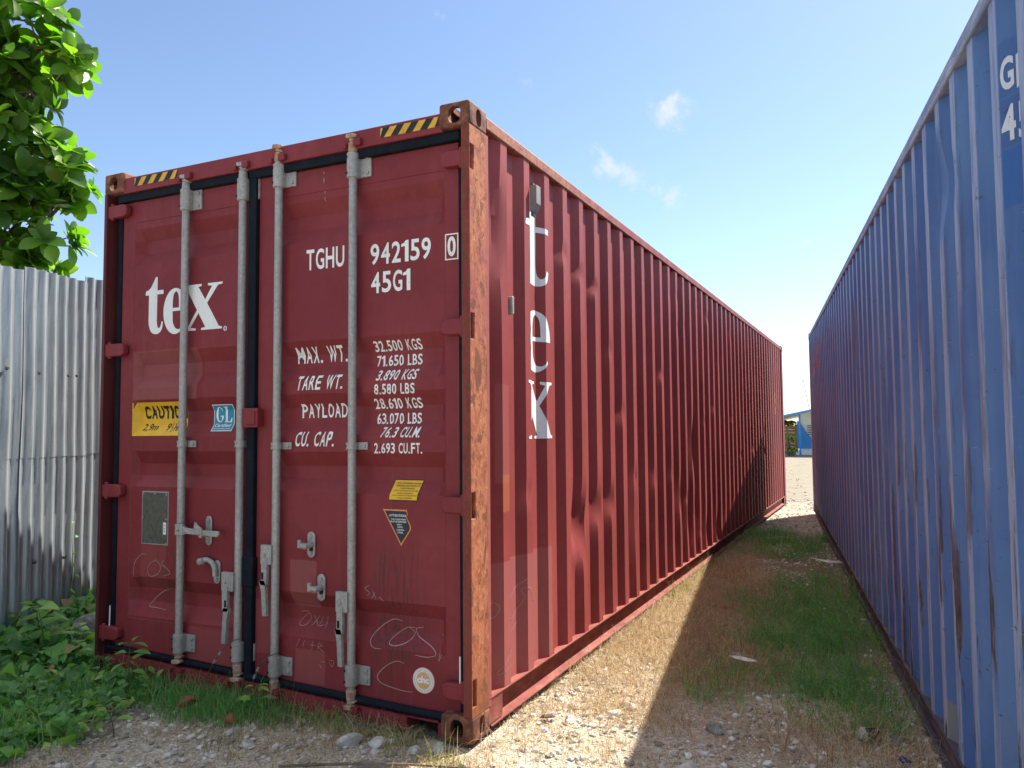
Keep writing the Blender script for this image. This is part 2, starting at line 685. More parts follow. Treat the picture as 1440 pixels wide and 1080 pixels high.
def galv_fn(t, p):
    o = t.obj()
    n = t.noise(o, 55, 5, .7)
    g = t.noise(t.scale(o, (1, 1, .35)), 9, 4, .6)
    col = t.ramp(n, [(.3, (.24, .24, .225)), (.55, (.36, .355, .335)), (.8, (.47, .465, .44))])
    col = t.mix(t.m('MULTIPLY', t.step(g, .5, .75), .5), col, (.22, .2, .175))
    col = t.mix(t.m('MULTIPLY', t.step(t.noise(o, 18, 6, .75), .66, .72), .7), col, (.2, .095, .05))
    run = t.step(t.noise(t.scale(o, (22, 22, 1.3)), 2.0, 6, .7), .56, .68)
    col = t.mix(t.m('MULTIPLY', run, .55), col, (.17, .125, .095))
    col = t.mix(t.m('MULTIPLY', t.step(t.sep(o)[2], .75, .05), .35), col, (.20, .165, .13))
    t.put(p.inputs['Roughness'], t.m('ADD', .42, t.m('MULTIPLY', n, .3)))
    t.put(p.inputs['Normal'], t.bump(n, .15, .002))
    return col


M['galv'] = material('dusty_galvanised_steel', galv_fn, .55, .25, .45)


def rustcam_fn(t, p):
    o = t.obj()
    return t.ramp(t.noise(o, 30, 5, .7), [(.3, (.20, .10, .06)), (.55, (.42, .28, .2)), (.8, (.55, .45, .38))])


M['rustcam'] = material('rusted_cam_steel', rustcam_fn, .7, .1, .3)


def rubber_fn(t, p):
    o = t.obj()
    n = t.noise(o, 12, 5, .65)
    return t.ramp(n, [(.3, (.004, .006, .010)), (.6, (.007, .011, .018)), (.85, (.022, .022, .024))])


M['rubber'] = material('black_rubber_seal', rubber_fn, .75, 0, .15)


def letter_fn(base):
    def fn(t, p):
        o = t.obj()
        n = t.noise(o, 35, 6, .7)
        col = t.mix(t.step(n, .52, .78), base, tuple(k * .72 for k in base))
        col = t.mix(t.m('MULTIPLY', t.step(t.noise(t.scale(o, (1, 1, .3)), 7, 5, .7), .5, .7), .3), col, (.42, .33, .31))
        return t.mix(t.m('MULTIPLY', t.step(t.noise(o, 60, 6, .78), .655, .68), .9), col, (.20, .05, .05))
    return fn


M['white'] = material('white_lettering', letter_fn((.74, .76, .74)), .5, 0, .4)
M['bluewhite'] = material('pale_lettering', letter_fn((.60, .63, .68)), .5, 0, .4)


def plain(name, col, rough=.5, var=.25, scale=18, metal=0, spec=.4):
    def fn(t, p):
        n = t.noise(t.obj(), scale, 5, .65)
        return t.mix(t.step(n, .35, .75), col, tuple(k * (1 - var) for k in col))
    return material(name, fn, rough, metal, spec)


M['yellow'] = plain('yellow_film', (.72, .42, .02), .45, .15)
M['hazard_yellow'] = plain('hazard_yellow', (.68, .38, .03), .5, .3)
M['ink'] = plain('black_ink', (.012, .012, .014), .5, .3)
M['navy'] = plain('dark_navy_film', (.012, .02, .03), .45, .3)
M['cyan'] = plain('cyan_film', (.012, .25, .40), .4, .2)
M['paper'] = plain('white_film', (.72, .74, .74), .45, .12)
M['orange'] = plain('orange_film', (.72, .26, .08), .5, .2)
M['tan'] = plain('tan_print', (.66, .36, .16), .5, .15)
M['plate'] = plain('dull_plate', (.115, .115, .092), .55, .45, 42, .2)
M['steel'] = plain('dark_steel', (.10, .095, .09), .5, .4, 30, .4)
M['scratch'] = plain('scratched_line', (.40, .25, .23), .7, .35, 60)
M['vent_grey'] = plain('grey_vent_plastic', (.26, .25, .235), .6, .3)
M['dark'] = plain('dark_void', (.010, .008, .008), .9, .2)

BLUE = (0.056, 0.130, 0.32)


def blue_fn(t, p):
    o = t.obj()
    c = t.sep(o)
    big = t.noise(o, 1.1, 4, .6)
    fine = t.noise(o, 20, 6, .68)
    run = t.noise(t.scale(o, (8, 8, .45)), 2.4, 5, .62)
    col = t.mix(t.step(big, .35, .7), BLUE, (.088, .185, .375))
    col = t.mix(t.m('MULTIPLY', t.step(run, .48, .78), .35), col, (.13, .22, .39))
    col = t.mix(t.m('MULTIPLY', t.step(fine, .5, .75), .25), col, (.05, .10, .24))
    # darker repaint behind the numbers and one olive patch low down
    wob = t.m('MULTIPLY', t.m('SUBTRACT', t.noise(o, 12, 2), .5), .012)
    for lo, hi, k, pc in [((.6, 2.485), (1.108, 2.655), .5, (.042, .105, .28)), ((.6, 2.33), (1.108, 2.478), .55, (.036, .095, .26)),
                          ((.55, 2.146), (1.108, 2.322), .8, (.028, .115, .34)), ((2.13, .10), (2.36, .31), .75, (.20, .20, .15)),
                          ((.95, .12), (1.4, .55), .3, (.13, .17, .28)), ((3.0, .2), (3.9, 1.0), .3, (.035, .085, .33)),
                          ((5.2, 2.0), (5.6, 2.45), .4, (.14, .15, .22))]:
        col = t.mix(t.m('MULTIPLY', t.boxmask(c, 'YZ', lo, hi, .004, wob), k), col, pc)
    # proud flats are worn grey and rub down to dark rusty steel in tall streaks
    ridge = t.step(t.m('MULTIPLY', c[0], -1.0), -.0145, -.0105)
    ridge2 = t.step(t.m('MULTIPLY', c[0], -1.0), -.027, -.018)
    sk = t.noise(t.scale(o, (16, 16, 1.25)), 2.3, 6, .72)
    low = t.m('ADD', .30, t.m('MULTIPLY', t.step(c[2], 1.9, .5), .70))
    col = t.mix(t.m('MULTIPLY', ridge, t.m('MULTIPLY', t.step(sk, .30, .55), .80)), col, (.34, .38, .49))
    k2 = t.m('MULTIPLY', t.step(t.m('ADD', t.noise(t.scale(o, (7, 7, 1.0)), 1.9, 5, .62), t.m('MULTIPLY', t.m('SUBTRACT', t.noise(t.scale(o, (60, 60, 5)), 1.0, 5, .7), .5), .30)), .525, .56), t.m('MULTIPLY', low, t.m('MULTIPLY', ridge2, t.step(c[1], 6.5, 2.5))))
    col = t.mix(k2, col, t.ramp(fine, [(.35, (.022, .02, .022)), (.55, (.065, .052, .045)), (.7, (.15, .085, .06))]))
    ch = t.m('MULTIPLY', t.step(t.noise(t.scale(o, (1, .6, 1.6)), 22, 5, .7), .655, .68), .85)
    col = t.mix(ch, col, (.05, .045, .042))
    lin = t.m('MULTIPLY', t.step(t.noise(t.scale(o, (1, 6, 60)), 2.2, 3, .6), .71, .73), .4)
    col = t.mix(lin, col, (.45, .46, .5))
    t.put(p.inputs['Roughness'], t.m('ADD', .40, t.m('MULTIPLY', fine, .25)))
    t.put(p.inputs['Normal'], t.bump(t.m('ADD', t.noise(o, 2.3, 2), t.m('MULTIPLY', fine, .05)), .25, .02))
    return col


M['blue'] = material('blue_paint', blue_fn, .5, 0, .35)


def blue_rail_fn(t, p):
    o = t.obj()
    n = t.noise(t.scale(o, (3, .5, 3)), 8, 6, .7)
    col = t.mix(t.step(n, .42, .7), (.19, .24, .36), (.45, .47, .52))
    return t.mix(t.m('MULTIPLY', t.step(t.noise(o, 25, 6, .7), .60, .68), .4), col, (.06, .045, .04))


M['blue_rail'] = material('worn_blue_rail', blue_rail_fn, .65, 0, .3)


def blue_sill_fn(t, p):
    o = t.obj()
    n = t.noise(t.scale(o, (3, .5, 3)), 8, 6, .7)
    return t.mix(t.step(n, .42, .68), (.05, .05, .07), (.14, .105, .10))


M['blue_sill'] = material('dark_rusted_rail', blue_sill_fn, .75, 0, .25)


# ------------------------------------------------------------------ RED CONTAINER
W_, L_, H_ = 2.438, 12.192, 2.896
red = thing('shipping_container', 'dark red shipping container with white tex lettering on its doors and long side', 'container', (-W_ / 2, L_ / 2, 0), 'containers either side of the gap')

PITCH = .278


def ribs(y0, y1, first_out):
    """fold lines of the trapezoid wall: list of (y, depth 0 = proud, 1 = recessed)"""
    pts = [(y0, 1.0)]
    k = -2
    while True:
        a = first_out + k * PITCH
        for yy, d in ((a - .068, 1.0), (a, 0.0), (a + .070, 0.0), (a + .138, 1.0)):
            if y0 + .01 < yy < y1 - .01:
                pts.append((yy, d))
        if a > y1:
            break
        k += 1
    pts.append((y1, 1.0))
    return pts


def depth_at(pts, y):
    for (a, da), (b, db) in zip(pts, pts[1:]):
        if a <= y <= b:
            return da + (db - da) * (y - a) / max(b - a, 1e-9)
    return 1.0


RIB = ribs(.190, 12.0, .343)
PROUD, DEEP = -.008, .036
RED_DENTS = [(.33, 2.36, .05, .24, .026), (1.455, .80, .075, .16, .045), (1.38, .62, .05, .10, -.012), (1.73, .88, .05, .10, .022), (2.01, .90, .05, .09, .020),
             (1.45, 2.36, .04, .05, .010), (1.73, 2.31, .035, .04, .012), (1.18, 2.42, .05, .05, .008), (4.62, 1.22, .09, .22, .034),
             (4.05, .78, .08, .14, .030), (4.34, .55, .08, .2, .024), (4.6, .60, .06, .12, .02), (5.2, .35, .07, .12, .026), (7.2, 1.7, .07, .12, .02),
             (8.3, 1.75, .08, .10, .022), (2.29, 1.5, .05, .06, .008), (5.75, .3, .08, .14, .03), (2.57, .75, .05, .3, .010), (3.2, .5, .06, .3, .012), (.66, 1.05, .04, .06, .008)]


_d = np.random.default_rng(5)
for _ in range(24):
    k_ = int(_d.integers(2, 34))
    RED_DENTS.append((.378 + PITCH * k_ + _d.normal(0, .015), float(_d.choice([_d.uniform(.28, 1.15), _d.uniform(.28, 1.15), _d.uniform(2.1, 2.6), _d.uniform(1.2, 2.0)])), _d.uniform(.025, .04), _d.uniform(.03, .09), _d.uniform(.004, .012)))
for k_ in range(3, 30):      # ribs leaning in below knee height
    RED_DENTS.append((.378 + PITCH * k_, .30 + .12 * _d.random(), .05, _d.uniform(.12, .3), _d.uniform(-.002, .008)))


def dent(dents, y, z):
    s = 0
    for dy, dz, ry, rz, a in dents:
        s += a * math.exp(-((y - dy) / ry) ** 2 - ((z - dz) / rz) ** 2)
    return s


def red_side(y, z, lift=0.0):
    return Vector((PROUD - DEEP * depth_at(RIB, y) - dent(RED_DENTS, y, z) + lift, y, z))


def wall_mesh(pts, z0, z1, rows, surf, sub=2):
    ys = []
    for (a, _), (b, _) in zip(pts, pts[1:]):
        ys += [a + (b - a) * k / sub for k in range(sub)]
    ys.append(pts[-1][0])
    zs = [z0 + (z1 - z0) * k / rows for k in range(rows + 1)]
    vs = [surf(y, z) for z in zs for y in ys]
    n = len(ys)
    fs = [(j * n + i, j * n + i + 1, (j + 1) * n + i + 1, (j + 1) * n + i) for j in range(rows) for i in range(n - 1)]
    return MB().add(vs, fs)


wall_mesh(RIB, .150, 2.838, 100, red_side).build('side_wall', M['red_wall'], red, smooth=16, normals=False)
wall_mesh(RIB, .150, 2.838, 2, lambda y, z: Vector((-W_ - PROUD + DEEP * depth_at(RIB, y), y, z)), 1).build('side_wall', M['red'], red, smooth=16, normals=False)
# roof with shallow cross corrugations, floor and the blank far end
rf = MB()
n = 80
vs = []
for i in range(n + 1):
    y = .1 + 12.0 * i / n
    z = 2.868 + (.010 if (i // 2) % 2 else -.008)
    vs += [(-W_ + .05, y, z), (-.05, y, z)]
rf.add(vs, [(2 * i, 2 * i + 1, 2 * i + 3, 2 * i + 2) for i in range(n)])
rf.build('roof', M['red'], red, smooth=0, normals=False)
MB().box(-W_ + .06, -.06, .12, 12.1, .10, .145).build('floor', M['steel'], red)
ew = MB()
vs = []
for i in range(17):
    x = -W_ + .15 + (W_ - .30) * i / 16
    vs += [(x, 12.15 - (.04 if (i // 2) % 2 else 0), .14), (x, 12.15 - (.04 if (i // 2) % 2 else 0), 2.80)]
ew.add(vs, [(2 * i, 2 * i + 2, 2 * i + 3, 2 * i + 1) for i in range(16)])
ew.build('end_wall', M['red'], red, smooth=0)


# corner castings: hollow blocks with an oval in the end, side and top or bottom face
def oval(rx, ry, c, axis, depth, n=24, sq=2.6):
    mb = MB()
    lo, hi = [], []
    for k in range(n):
        a = 2 * PI * k / n
        ca, sa = math.cos(a), math.sin(a)
        u = rx * math.copysign(abs(ca) ** (2 / sq), ca)
        w = ry * math.copysign(abs(sa) ** (2 / sq), sa)
        for lst, d in ((lo, -depth), (hi, depth)):
            q = {'x': (d, u, w), 'y': (u, d, w), 'z': (u, w, d)}[axis]
            lst.append(tuple(Vector(c) + Vector(q)))
    mb.add(lo + hi, [tuple(range(n)), tuple(range(n, 2 * n))] + [(k, (k + 1) % n, (k + 1) % n + n, k + n) for k in range(n)])
    return raw(mb)


def rounded_box(x0, x1, y0, y1, z0, z1, r=.014, seg=3):
    bm = bmesh.new()
    bmesh.ops.create_cube(bm, size=1)
    for v in bm.verts:
        v.co = ((x0 + x1) / 2 + v.co.x * (x1 - x0), (y0 + y1) / 2 + v.co.y * (y1 - y0), (z0 + z1) / 2 + v.co.z * (z1 - z0))
    bmesh.ops.bevel(bm, geom=bm.edges[:], offset=r, segments=seg, affect='EDGES', profile=.5)
    me = bpy.data.meshes.new('rb')
    bm.to_mesh(me)
    bm.free()
    return me


# template: outer corner at the origin, the block reaching to -x, +y and +z; outer faces are x=0, y=0 and z=hz
CX, CY, CZ = .162, .178, .118
cast_me = boolean(rounded_box(-CX, 0, 0, CY, 0, CZ), [
    raw(MB().box(-CX + .028, -.028, .028, CY - .028, .028, CZ - .028)),
    oval(.033, .040, (-.078, 0, .056), 'y', .05), oval(.026, .041, (0, .094, .056), 'x', .05),
    oval(.032, .058, (-.081, .089, CZ), 'z', .05)])
CV = np.array([v.co[:] for v in cast_me.vertices])
CF = [tuple(p.vertices) for p in cast_me.polygons]


def castings(parent, mat, xr, length, height, names='corner_casting'):
    """xr: x of the outer face on the +x side; container spans xr-W_..xr, 0..length, 0..height"""
    for sx in (0, 1):
        for sy in (0, 1):
            for sz in (0, 1):
                v = CV.copy()
                flip = 0
                if sx:
                    v[:, 0] = -W_ - v[:, 0]
                    flip += 1
                if sy:
                    v[:, 1] = length - v[:, 1]
                    flip += 1
                if sz:
                    v[:, 2] += height - CZ
                else:
                    v[:, 2] = CZ - v[:, 2]
                    flip += 1
                v[:, 0] += xr
                MB().add(v, [f[::-1] for f in CF] if flip % 2 else CF).build(names, mat, parent, smooth=40, normals=False)


castings(red, M['cast'], 0, L_, H_)

# corner posts; the near right one has the slots its hinges swing in
HZ_R = (2.633, 1.850, 1.040, .217)
HZ_L = (2.672, 1.858, 1.050, .250)
post = boolean(raw(MB().box(-.046, -.002, .002, .196, CZ - .004, H_ - CZ + .004)),
               [raw(MB().box(-.05, .02, .010, .046, z - .058, z + .058)) for z in HZ_R])
finish('corner_post', post, M['rusty_post'], red, bevel=.004)
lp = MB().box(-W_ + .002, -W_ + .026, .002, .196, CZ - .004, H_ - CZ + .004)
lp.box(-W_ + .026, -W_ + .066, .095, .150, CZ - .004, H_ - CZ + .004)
M['jamb'] = red_paint('shaded_jamb_paint', rust=1.0, base=(.085, .016, .017))  # red base darkened to paint in the shade of the recessed post
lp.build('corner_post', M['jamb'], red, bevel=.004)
for x0, x1 in ((-.158, -.002), (-W_ + .002, -W_ + .158)):
    MB().box(x0, x1, 12.0, L_ - .003, CZ - .004, H_ - CZ + .004).build('corner_post', M['red'], red, bevel=.012)
for x0, x1 in ((-.062, -.001), (-W_ + .001, -W_ + .062)):
    MB().box(x0, x1, CY - .004, L_ - CY + .004, 2.812, 2.872).build('top_rail', M['rail'], red, bevel=.006)
    s = 1 if x1 > -1 else -1
    xo = x1 if s > 0 else x0
    br = MB().box(xo, xo - s * .056, CY - .003, L_ - CY + .003, .146, .152)
    br.box(xo - s * .040, xo - s * .046, .31, L_ - .31, .036, .146)
    br.box(xo - s * .003, xo - s * .009, CY - .003, .31, .034, .146)
    br.box(xo - s * .003, xo - s * .009, L_ - .31, L_ - CY + .003, .034, .146)
    # lower lip turned out and down a little, with the waves of years of forklift knocks
    nv = 140
    vs = []
    for i in range(nv + 1):
        y = .19 + (L_ - .38) * i / nv
        wv = .007 * float(vnoise(np.array(y * 1.7), np.array(3.3 * s))) + .004 * float(vnoise(np.array(y * 7), np.array(9.1)))
        vs += [(xo - s * .046, y, .040), (xo + s * wv, y, .026 + wv), (xo + s * wv, y, .019 + wv), (xo - s * .046, y, .033)]
    br.add(vs, [(4 * i + k, 4 * i + (k + 1) % 4, 4 * i + 4 + (k + 1) % 4, 4 * i + 4 + k) for i in range(nv) for k in range(4)])
    br.build('bottom_rail', M['low_rail'] if s > 0 else M['red'], red, smooth=30)

# header and sill of the door end
hd = MB().box(-W_ + .15, -.15, .012, .11, 2.768, 2.858)
for px in (-1.80, -1.385, -1.137, -.663):                  # cam keepers welded on
    hd.box(px + .02, px + .062, -.012, .012, 2.775, 2.812).box(px - .045, px - .026, -.006, .012, 2.772, 2.800)
hd.build('door_header', M['red'], red, bevel=.005)
sl = MB()
SILL = lambda x: .098 + .075 * max(0.0, min(1.0, (-x - .2) / 2.1))        # the sill rides higher at its left end
sill = MB()
xs = [-.15, -.181, -.347, -.7, -1.2, -1.7, -2.0, -2.12, -W_ + .15]
for a, b in zip(xs[1:], xs):
    lo = .075 if (-.35 < (a + b) / 2 < -.18 or -2.12 < (a + b) / 2 < -2.0) else .012
    vs = [(a, .014, lo), (b, .014, lo), (b, .014, SILL(b) - .030), (a, .014, SILL(a) - .030),
          (a, .12, lo), (b, .12, lo), (b, .12, SILL(b) - .030), (a, .12, SILL(a) - .030)]
    sill.add(vs, [(0, 1, 2, 3), (5, 4, 7, 6), (3, 2, 6, 7), (1, 0, 4, 5), (0, 3, 7, 4), (1, 5, 6, 2)])
for px in (-1.80, -1.385, -1.137, -.663):
    sill.box(px + .02, px + .058, -.012, .014, SILL(px) - .058, SILL(px) - .030).box(px - .045, px - .028, -.008, .014, SILL(px) - .060, SILL(px) - .036)
sill.build('door_sill', M['red'], red, smooth=20)
MB().box(-.345, -.183, .125, .13, .01, .07).build('fork_pocket', M['dark'], red)


def hazard(x0, x1, z0, z1, n, name='warning_stripe'):
    hm = MB()
    hm.add([(x0, .0105, z0), (x1, .0105, z0), (x1, .0105, z1), (x0, .0105, z1)], [(0, 1, 2, 3)], 0)
    w = (x1 - x0) / n
    h = z1 - z0
    sl_ = .75 * h
    for k in range(n + 1):
        a = x0 + (k - .25) * w
        p = [(a, z0), (a + w * .5, z0), (a + w * .5 + sl_, z1), (a + sl_, z1)]
        p = [(min(max(u, x0), x1), v) for u, v in p]
        hm.add([(u, .0092, v) for u, v in p], [(0, 1, 2, 3)], 1)
    hm.build(name, [M['hazard_yellow'], M['ink']], red, smooth=0, normals=False)


hazard(-2.196, -1.855, 2.799, 2.846, 4)
hazard(-.495, -.168, 2.796, 2.843, 4)

# the two door leaves: pressed sheet with five grooves that close in slanted ends
DY, GD = .055, .043
GROOVES = [(2.559, 2.490, 2.418, 2.347), (1.839, 1.768, 1.702, 1.634), (1.569, 1.499, 1.423, 1.355), (1.277, 1.205, 1.138, 1.076), (.574, .506, .435, .354)]
GZ = sorted(z for g in GROOVES for z in g)


def gprof(z):
    for a, b, c, d in GROOVES:
        if d <= z <= a:
            return (a - z) / (a - b) if z > b else ((z - d) / (c - d) if z < c else 1.0)
    return 0.0


def leaf_surf(gx0, gx1):
    e = .034

    def f(x, z, lift=0.0):
        k = min(max((x - gx0) / e, 0), 1) * min(max((gx1 - x) / e, 0), 1)
        step = .003 if (.340 < z < 2.600 and gx0 - .004 < x < gx1 + .004) else 0.0
        return Vector((x, DY + GD * gprof(z) * k + step * (1 if gprof(z) < .001 or k < .001 else 0) - lift, z))
    return f, [gx0 - .004, gx0, gx0 + e, gx1 - e, gx1, gx1 + .004]


def door(x0, x1, gx0, gx1, zb0, zb1):
    surf, cu = leaf_surf(gx0, gx1)
    xs = [x0] + cu + [x1]
    zs = [.15, .339, .341] + GZ + [2.599, 2.601, 2.742]
    vs = [surf(x, z) if z > .2 else Vector((x, DY, zb0 + (zb1 - zb0) * (x - x0) / (x1 - x0))) for z in zs for x in xs]
    n = len(xs)
    fs = [(j * n + i, j * n + i + 1, (j + 1) * n + i + 1, (j + 1) * n + i) for j in range(len(zs) - 1) for i in range(n - 1)]
    mb = MB().add(vs, fs)
    o = len(zs) - 1
    rim = [i for i in range(n)] + [j * n + n - 1 for j in range(1, o + 1)] + [o * n + i for i in range(n - 2, -1, -1)] + [j * n for j in range(o - 1, 0, -1)]
    back = [(vs[i][0], DY + .05, vs[i][2]) for i in rim]
    base = len(mb.v)
    mb.v += back
    m = len(rim)
    for i in range(m):
        mb.f.append((rim[i], base + i, base + (i + 1) % m, rim[(i + 1) % m]))
        mb.mi.append(0)
    leaf = mb.build('door', M['red_leaf'], red, smooth=12)
    return leaf, surf, cu


doorL, surfL, cuL = door(-2.333, -1.348, -2.232, -1.425, .182, .150)
doorR, surfR, cuR = door(-1.292, -.088, -1.178, -.165, .128, .098)


# rubber seals
def gasket(pts, r0, r1, parent):
    """flat seal strip: pts in (x,z), box section r0 wide, y DY-r1 .. DY+.04"""
    MB().tube([(x, DY - .004, z) for x, z in pts], r0, 8).build('gasket', M['rubber'], parent)


def strip(x0, x1, z0, z1, parent, y0=.034, y1=.09):
    MB().box(x0, x1, y0, y1, z0, z1).build('gasket', M['rubber'], parent, bevel=.006)


strip(-2.371, -2.335, .21, 2.70, doorL, .046)
strip(-2.352, -1.36, 2.722, 2.768, doorL, .026)
strip(-1.346, -1.294, .13, 2.735, doorR, .028)
strip(-1.346, -.065, 2.722, 2.767, doorR, .024)
strip(-.086, -.060, .12, 2.70, doorR, .048)
MB().tube([(x, .040, SILL(x) - .010 + .004) for x in (-2.37, -2.0, -1.7, -1.36)], .017, 10).build('gasket', M['rubber'], doorL)
MB().tube([(x, .040, SILL(x) - .010) for x in (-1.34, -1.0, -.6, -.3, -.065)], .019, 10).build('gasket', M['rubber'], doorR)
MB().box(-1.357, -1.283, .018, .06, .585, .735).build('gasket', M['rubber'], doorR, bevel=.006)


# retaining plate bolted across the seam
rp = MB().box(-1.352, -1.248, .004, .026, 1.402, 1.502)
rp.box(-1.300, -1.252, .026, .056, 1.408, 1.496)
bolt_ = rp.box(-1.32, -1.262, -.002, .004, 1.416, 1.488)
rp.build('retaining_plate', M['red'], doorR, bevel=.004)


# hinges
def hinge(x_in, x_out, z, parent, mat):
    s = 1 if x_out > x_in else -1
    h = .037
    mb = MB()
    poly = [(x_in, z - h * .55), (x_in + s * .02, z - h * .95), (x_in + s * .05, z - h), (x_out, z - h), (x_out, z + h), (x_in + s * .05, z + h), (x_in + s * .02, z + h * .95), (x_in, z + h * .6)]
    mb.prism(poly, .010, .050)
    mb.tube([(x_out - s * .034, .020, z - h - .012), (x_out - s * .034, .020, z + h + .012)], .012, 10)
    mb.build('hinge', mat, parent, bevel=.006)


for z in HZ_R:
    hinge(-.162, -.018, z, doorR, M['red'])
for z in HZ_L:
    hinge(-2.262, -2.418, z, doorL, M['red'])


# locking rods, their guides, cams and handles
def bolt(mb, x, y, z, r=.010, mi=0):
    mb.tube([(x, y, z), (x, y - .008, z)], [r, r * .85], 8, mi)


RY = .022
for x, ztop, zbot, par, camm, z_up in ((-1.797, 2.800, .150, doorL, M['galv'], (2.606, 2.728)), (-1.380, 2.806, .108, doorL, M['galv'], (2.606, 2.728)),
                                      (-1.134, 2.862, .055, doorR, M['rustcam'], (2.642, 2.768)), (-.664, 2.838, .068, doorR, M['rustcam'], (2.624, 2.752))):
    rod = MB().tube([(x, RY, zbot + .03), (x, RY, ztop - .04)], .0205, 16).build('lock_rod', M['galv'], par)
    # cam heads: a neck, a collar and two claws that hook behind the keeper
    for zz, d, m_ in ((ztop, 1, camm), (zbot, -1, M['rustcam'])):
        c = MB()
        c.tube([(x, RY, zz - d * .085), (x, RY, zz - d * .08), (x, RY, zz - d * .035), (x, RY, zz - d * .03)], [.020, .025, .022, .016], 14)
        c.tube([(x, RY, zz - d * .032), (x, RY, zz - d * .014), (x, RY, zz + d * .004)], [.015, .019, .013], 12)
        c.prism([(x - .030, zz - d * .012), (x + .032, zz - d * .018), (x + .036, zz - d * .004), (x + .010, zz + d * .006), (x - .026, zz + d * .008)], RY - .026, RY + .004)
        c.prism([(x - .010, zz - d * .028), (x + .036, zz - d * .040), (x + .034, zz - d * .028), (x - .012, zz - d * .018)], RY - .022, RY + .010)
        c.build('cam_lock', m_, par, bevel=.004)
    zlo = {-1.797: (.198, .300), -1.380: (.200, .300), -1.134: (.155, .256), -.664: (.168, .268)}[x]
    for a, b in (z_up, zlo):
        g = MB()
        g.tube([(x, RY, a), (x, RY, a + .003), (x, RY, b - .003), (x, RY, b)], [.026, .031, .031, .026], 16)
        g.box(x, x + .092, DY - .012, DY, a + .006, b - .006)
        g.box(x - .028, x + .030, RY, DY - .001, a + .004, b - .004)
        for z in (a + .026, b - .026):
            bolt(g, x + .072, DY - .012, z)
        for z in (a + .024, b - .024):
            bolt(g, x - .018, RY - .024, z, .006, 1)
        g.build('rod_guide', [M['galv'], M['dark']], par, bevel=.003)
    g = MB()
    zm = 1.3165 if par is doorL else 1.306
    g.tube([(x, RY, zm - .017), (x, RY, zm + .017)], .026, 14)
    g.box(x - .030, x + .074, DY - .010, DY, zm - .018, zm + .018)
    g.box(x - .030, x - .012, RY - .010, DY - .010, zm - .018, zm + .018)
    bolt(g, x + .056, DY - .010, zm, .010)
    bolt(g, x - .022, RY - .010, zm, .005, 1)
    g.build('rod_guide', [M['galv'], M['dark']], par, bevel=.003)

# handle 1: swung across, resting in its catch
h = MB()
h.box(-1.800, -1.745, -.016, .004, .828, .888)
bolt(h, -1.774, -.016, .858, .009)
h.box(-1.757, -1.735, -.012, .008, .832, .876)
h.prism([(-1.742, .839), (-1.61, .833), (-1.500, .831), (-1.491, .840), (-1.491, .852), (-1.500, .861), (-1.61, .862), (-1.742, .870)], -.012, .006)
h.build('door_handle', M['galv'], doorL, bevel=.005)


def lozenge(x, z0, z1, w, n=8):
    r = w / 2
    return [(x + r * math.cos(a), z1 - r + r * math.sin(a)) for a in [PI * k / n for k in range(n + 1)]] + \
           [(x + r * math.cos(a), z0 + r + r * math.sin(a)) for a in [PI + PI * k / n for k in range(n + 1)]]


def keeper(x, z0, z1, parent, lip=True):
    k = MB().prism(lozenge(x, z0, z1, .046), DY - .008, DY)
    for z in (z0 + .024, z1 - .024):
        bolt(k, x, DY - .008, z, .011)
    zc = (z0 + z1) / 2
    if lip:
        k.tube([(x + .006, DY - .008, zc), (x - .006, DY - .045, zc - .004), (x - .028, DY - .058, zc + .002)], [.013, .016, .014], 10)
        k.tube([(x - .028, DY - .058, zc - .010), (x - .030, DY - .060, zc + .028)], [.013, .010], 8)
    k.box(x - .010, x + .014, DY - .0095, DY - .0075, zc - .032, zc - .008, 1)
    return k.build('handle_keeper', [M['galv'], M['dark']], parent, bevel=.003)


k = MB().prism(lozenge(-1.620, .775, .932, .044), DY - .008, DY)
bolt(k, -1.620, DY - .008, .908, .011)
bolt(k, -1.620, DY - .008, .797, .011)
k.prism([(-1.655, .842), (-1.60, .836), (-1.604, .872), (-1.632, .886), (-1.652, .905), (-1.658, .882)], DY - .075, DY - .062)
k.box(-1.632, -1.608, DY - .066, DY - .006, .822, .838)
k.build('handle_keeper', M['galv'], doorL, bevel=.003)
k = MB().prism(lozenge(-1.556, .578, .700, .044), DY - .008, DY)
k.tube([(x, DY - .022, z) for x, z in spline([(-1.655, .690), (-1.625, .702), (-1.585, .694), (-1.560, .668), (-1.552, .62)], 5)], .014, 8)
k.tube([(-1.66, DY - .028, .688), (-1.63, DY - .030, .698)], [.020, .017], 10)
k.box(-1.566, -1.546, DY - .0095, DY - .0075, .622, .648, 1)
bolt(k, -1.556, DY - .008, .598, .011)
k.build('handle_keeper', [M['galv'], M['dark']], doorL, bevel=.002)
keeper(-.930, .752, .880, doorR)
keeper(-.866, .545, .676, doorR)


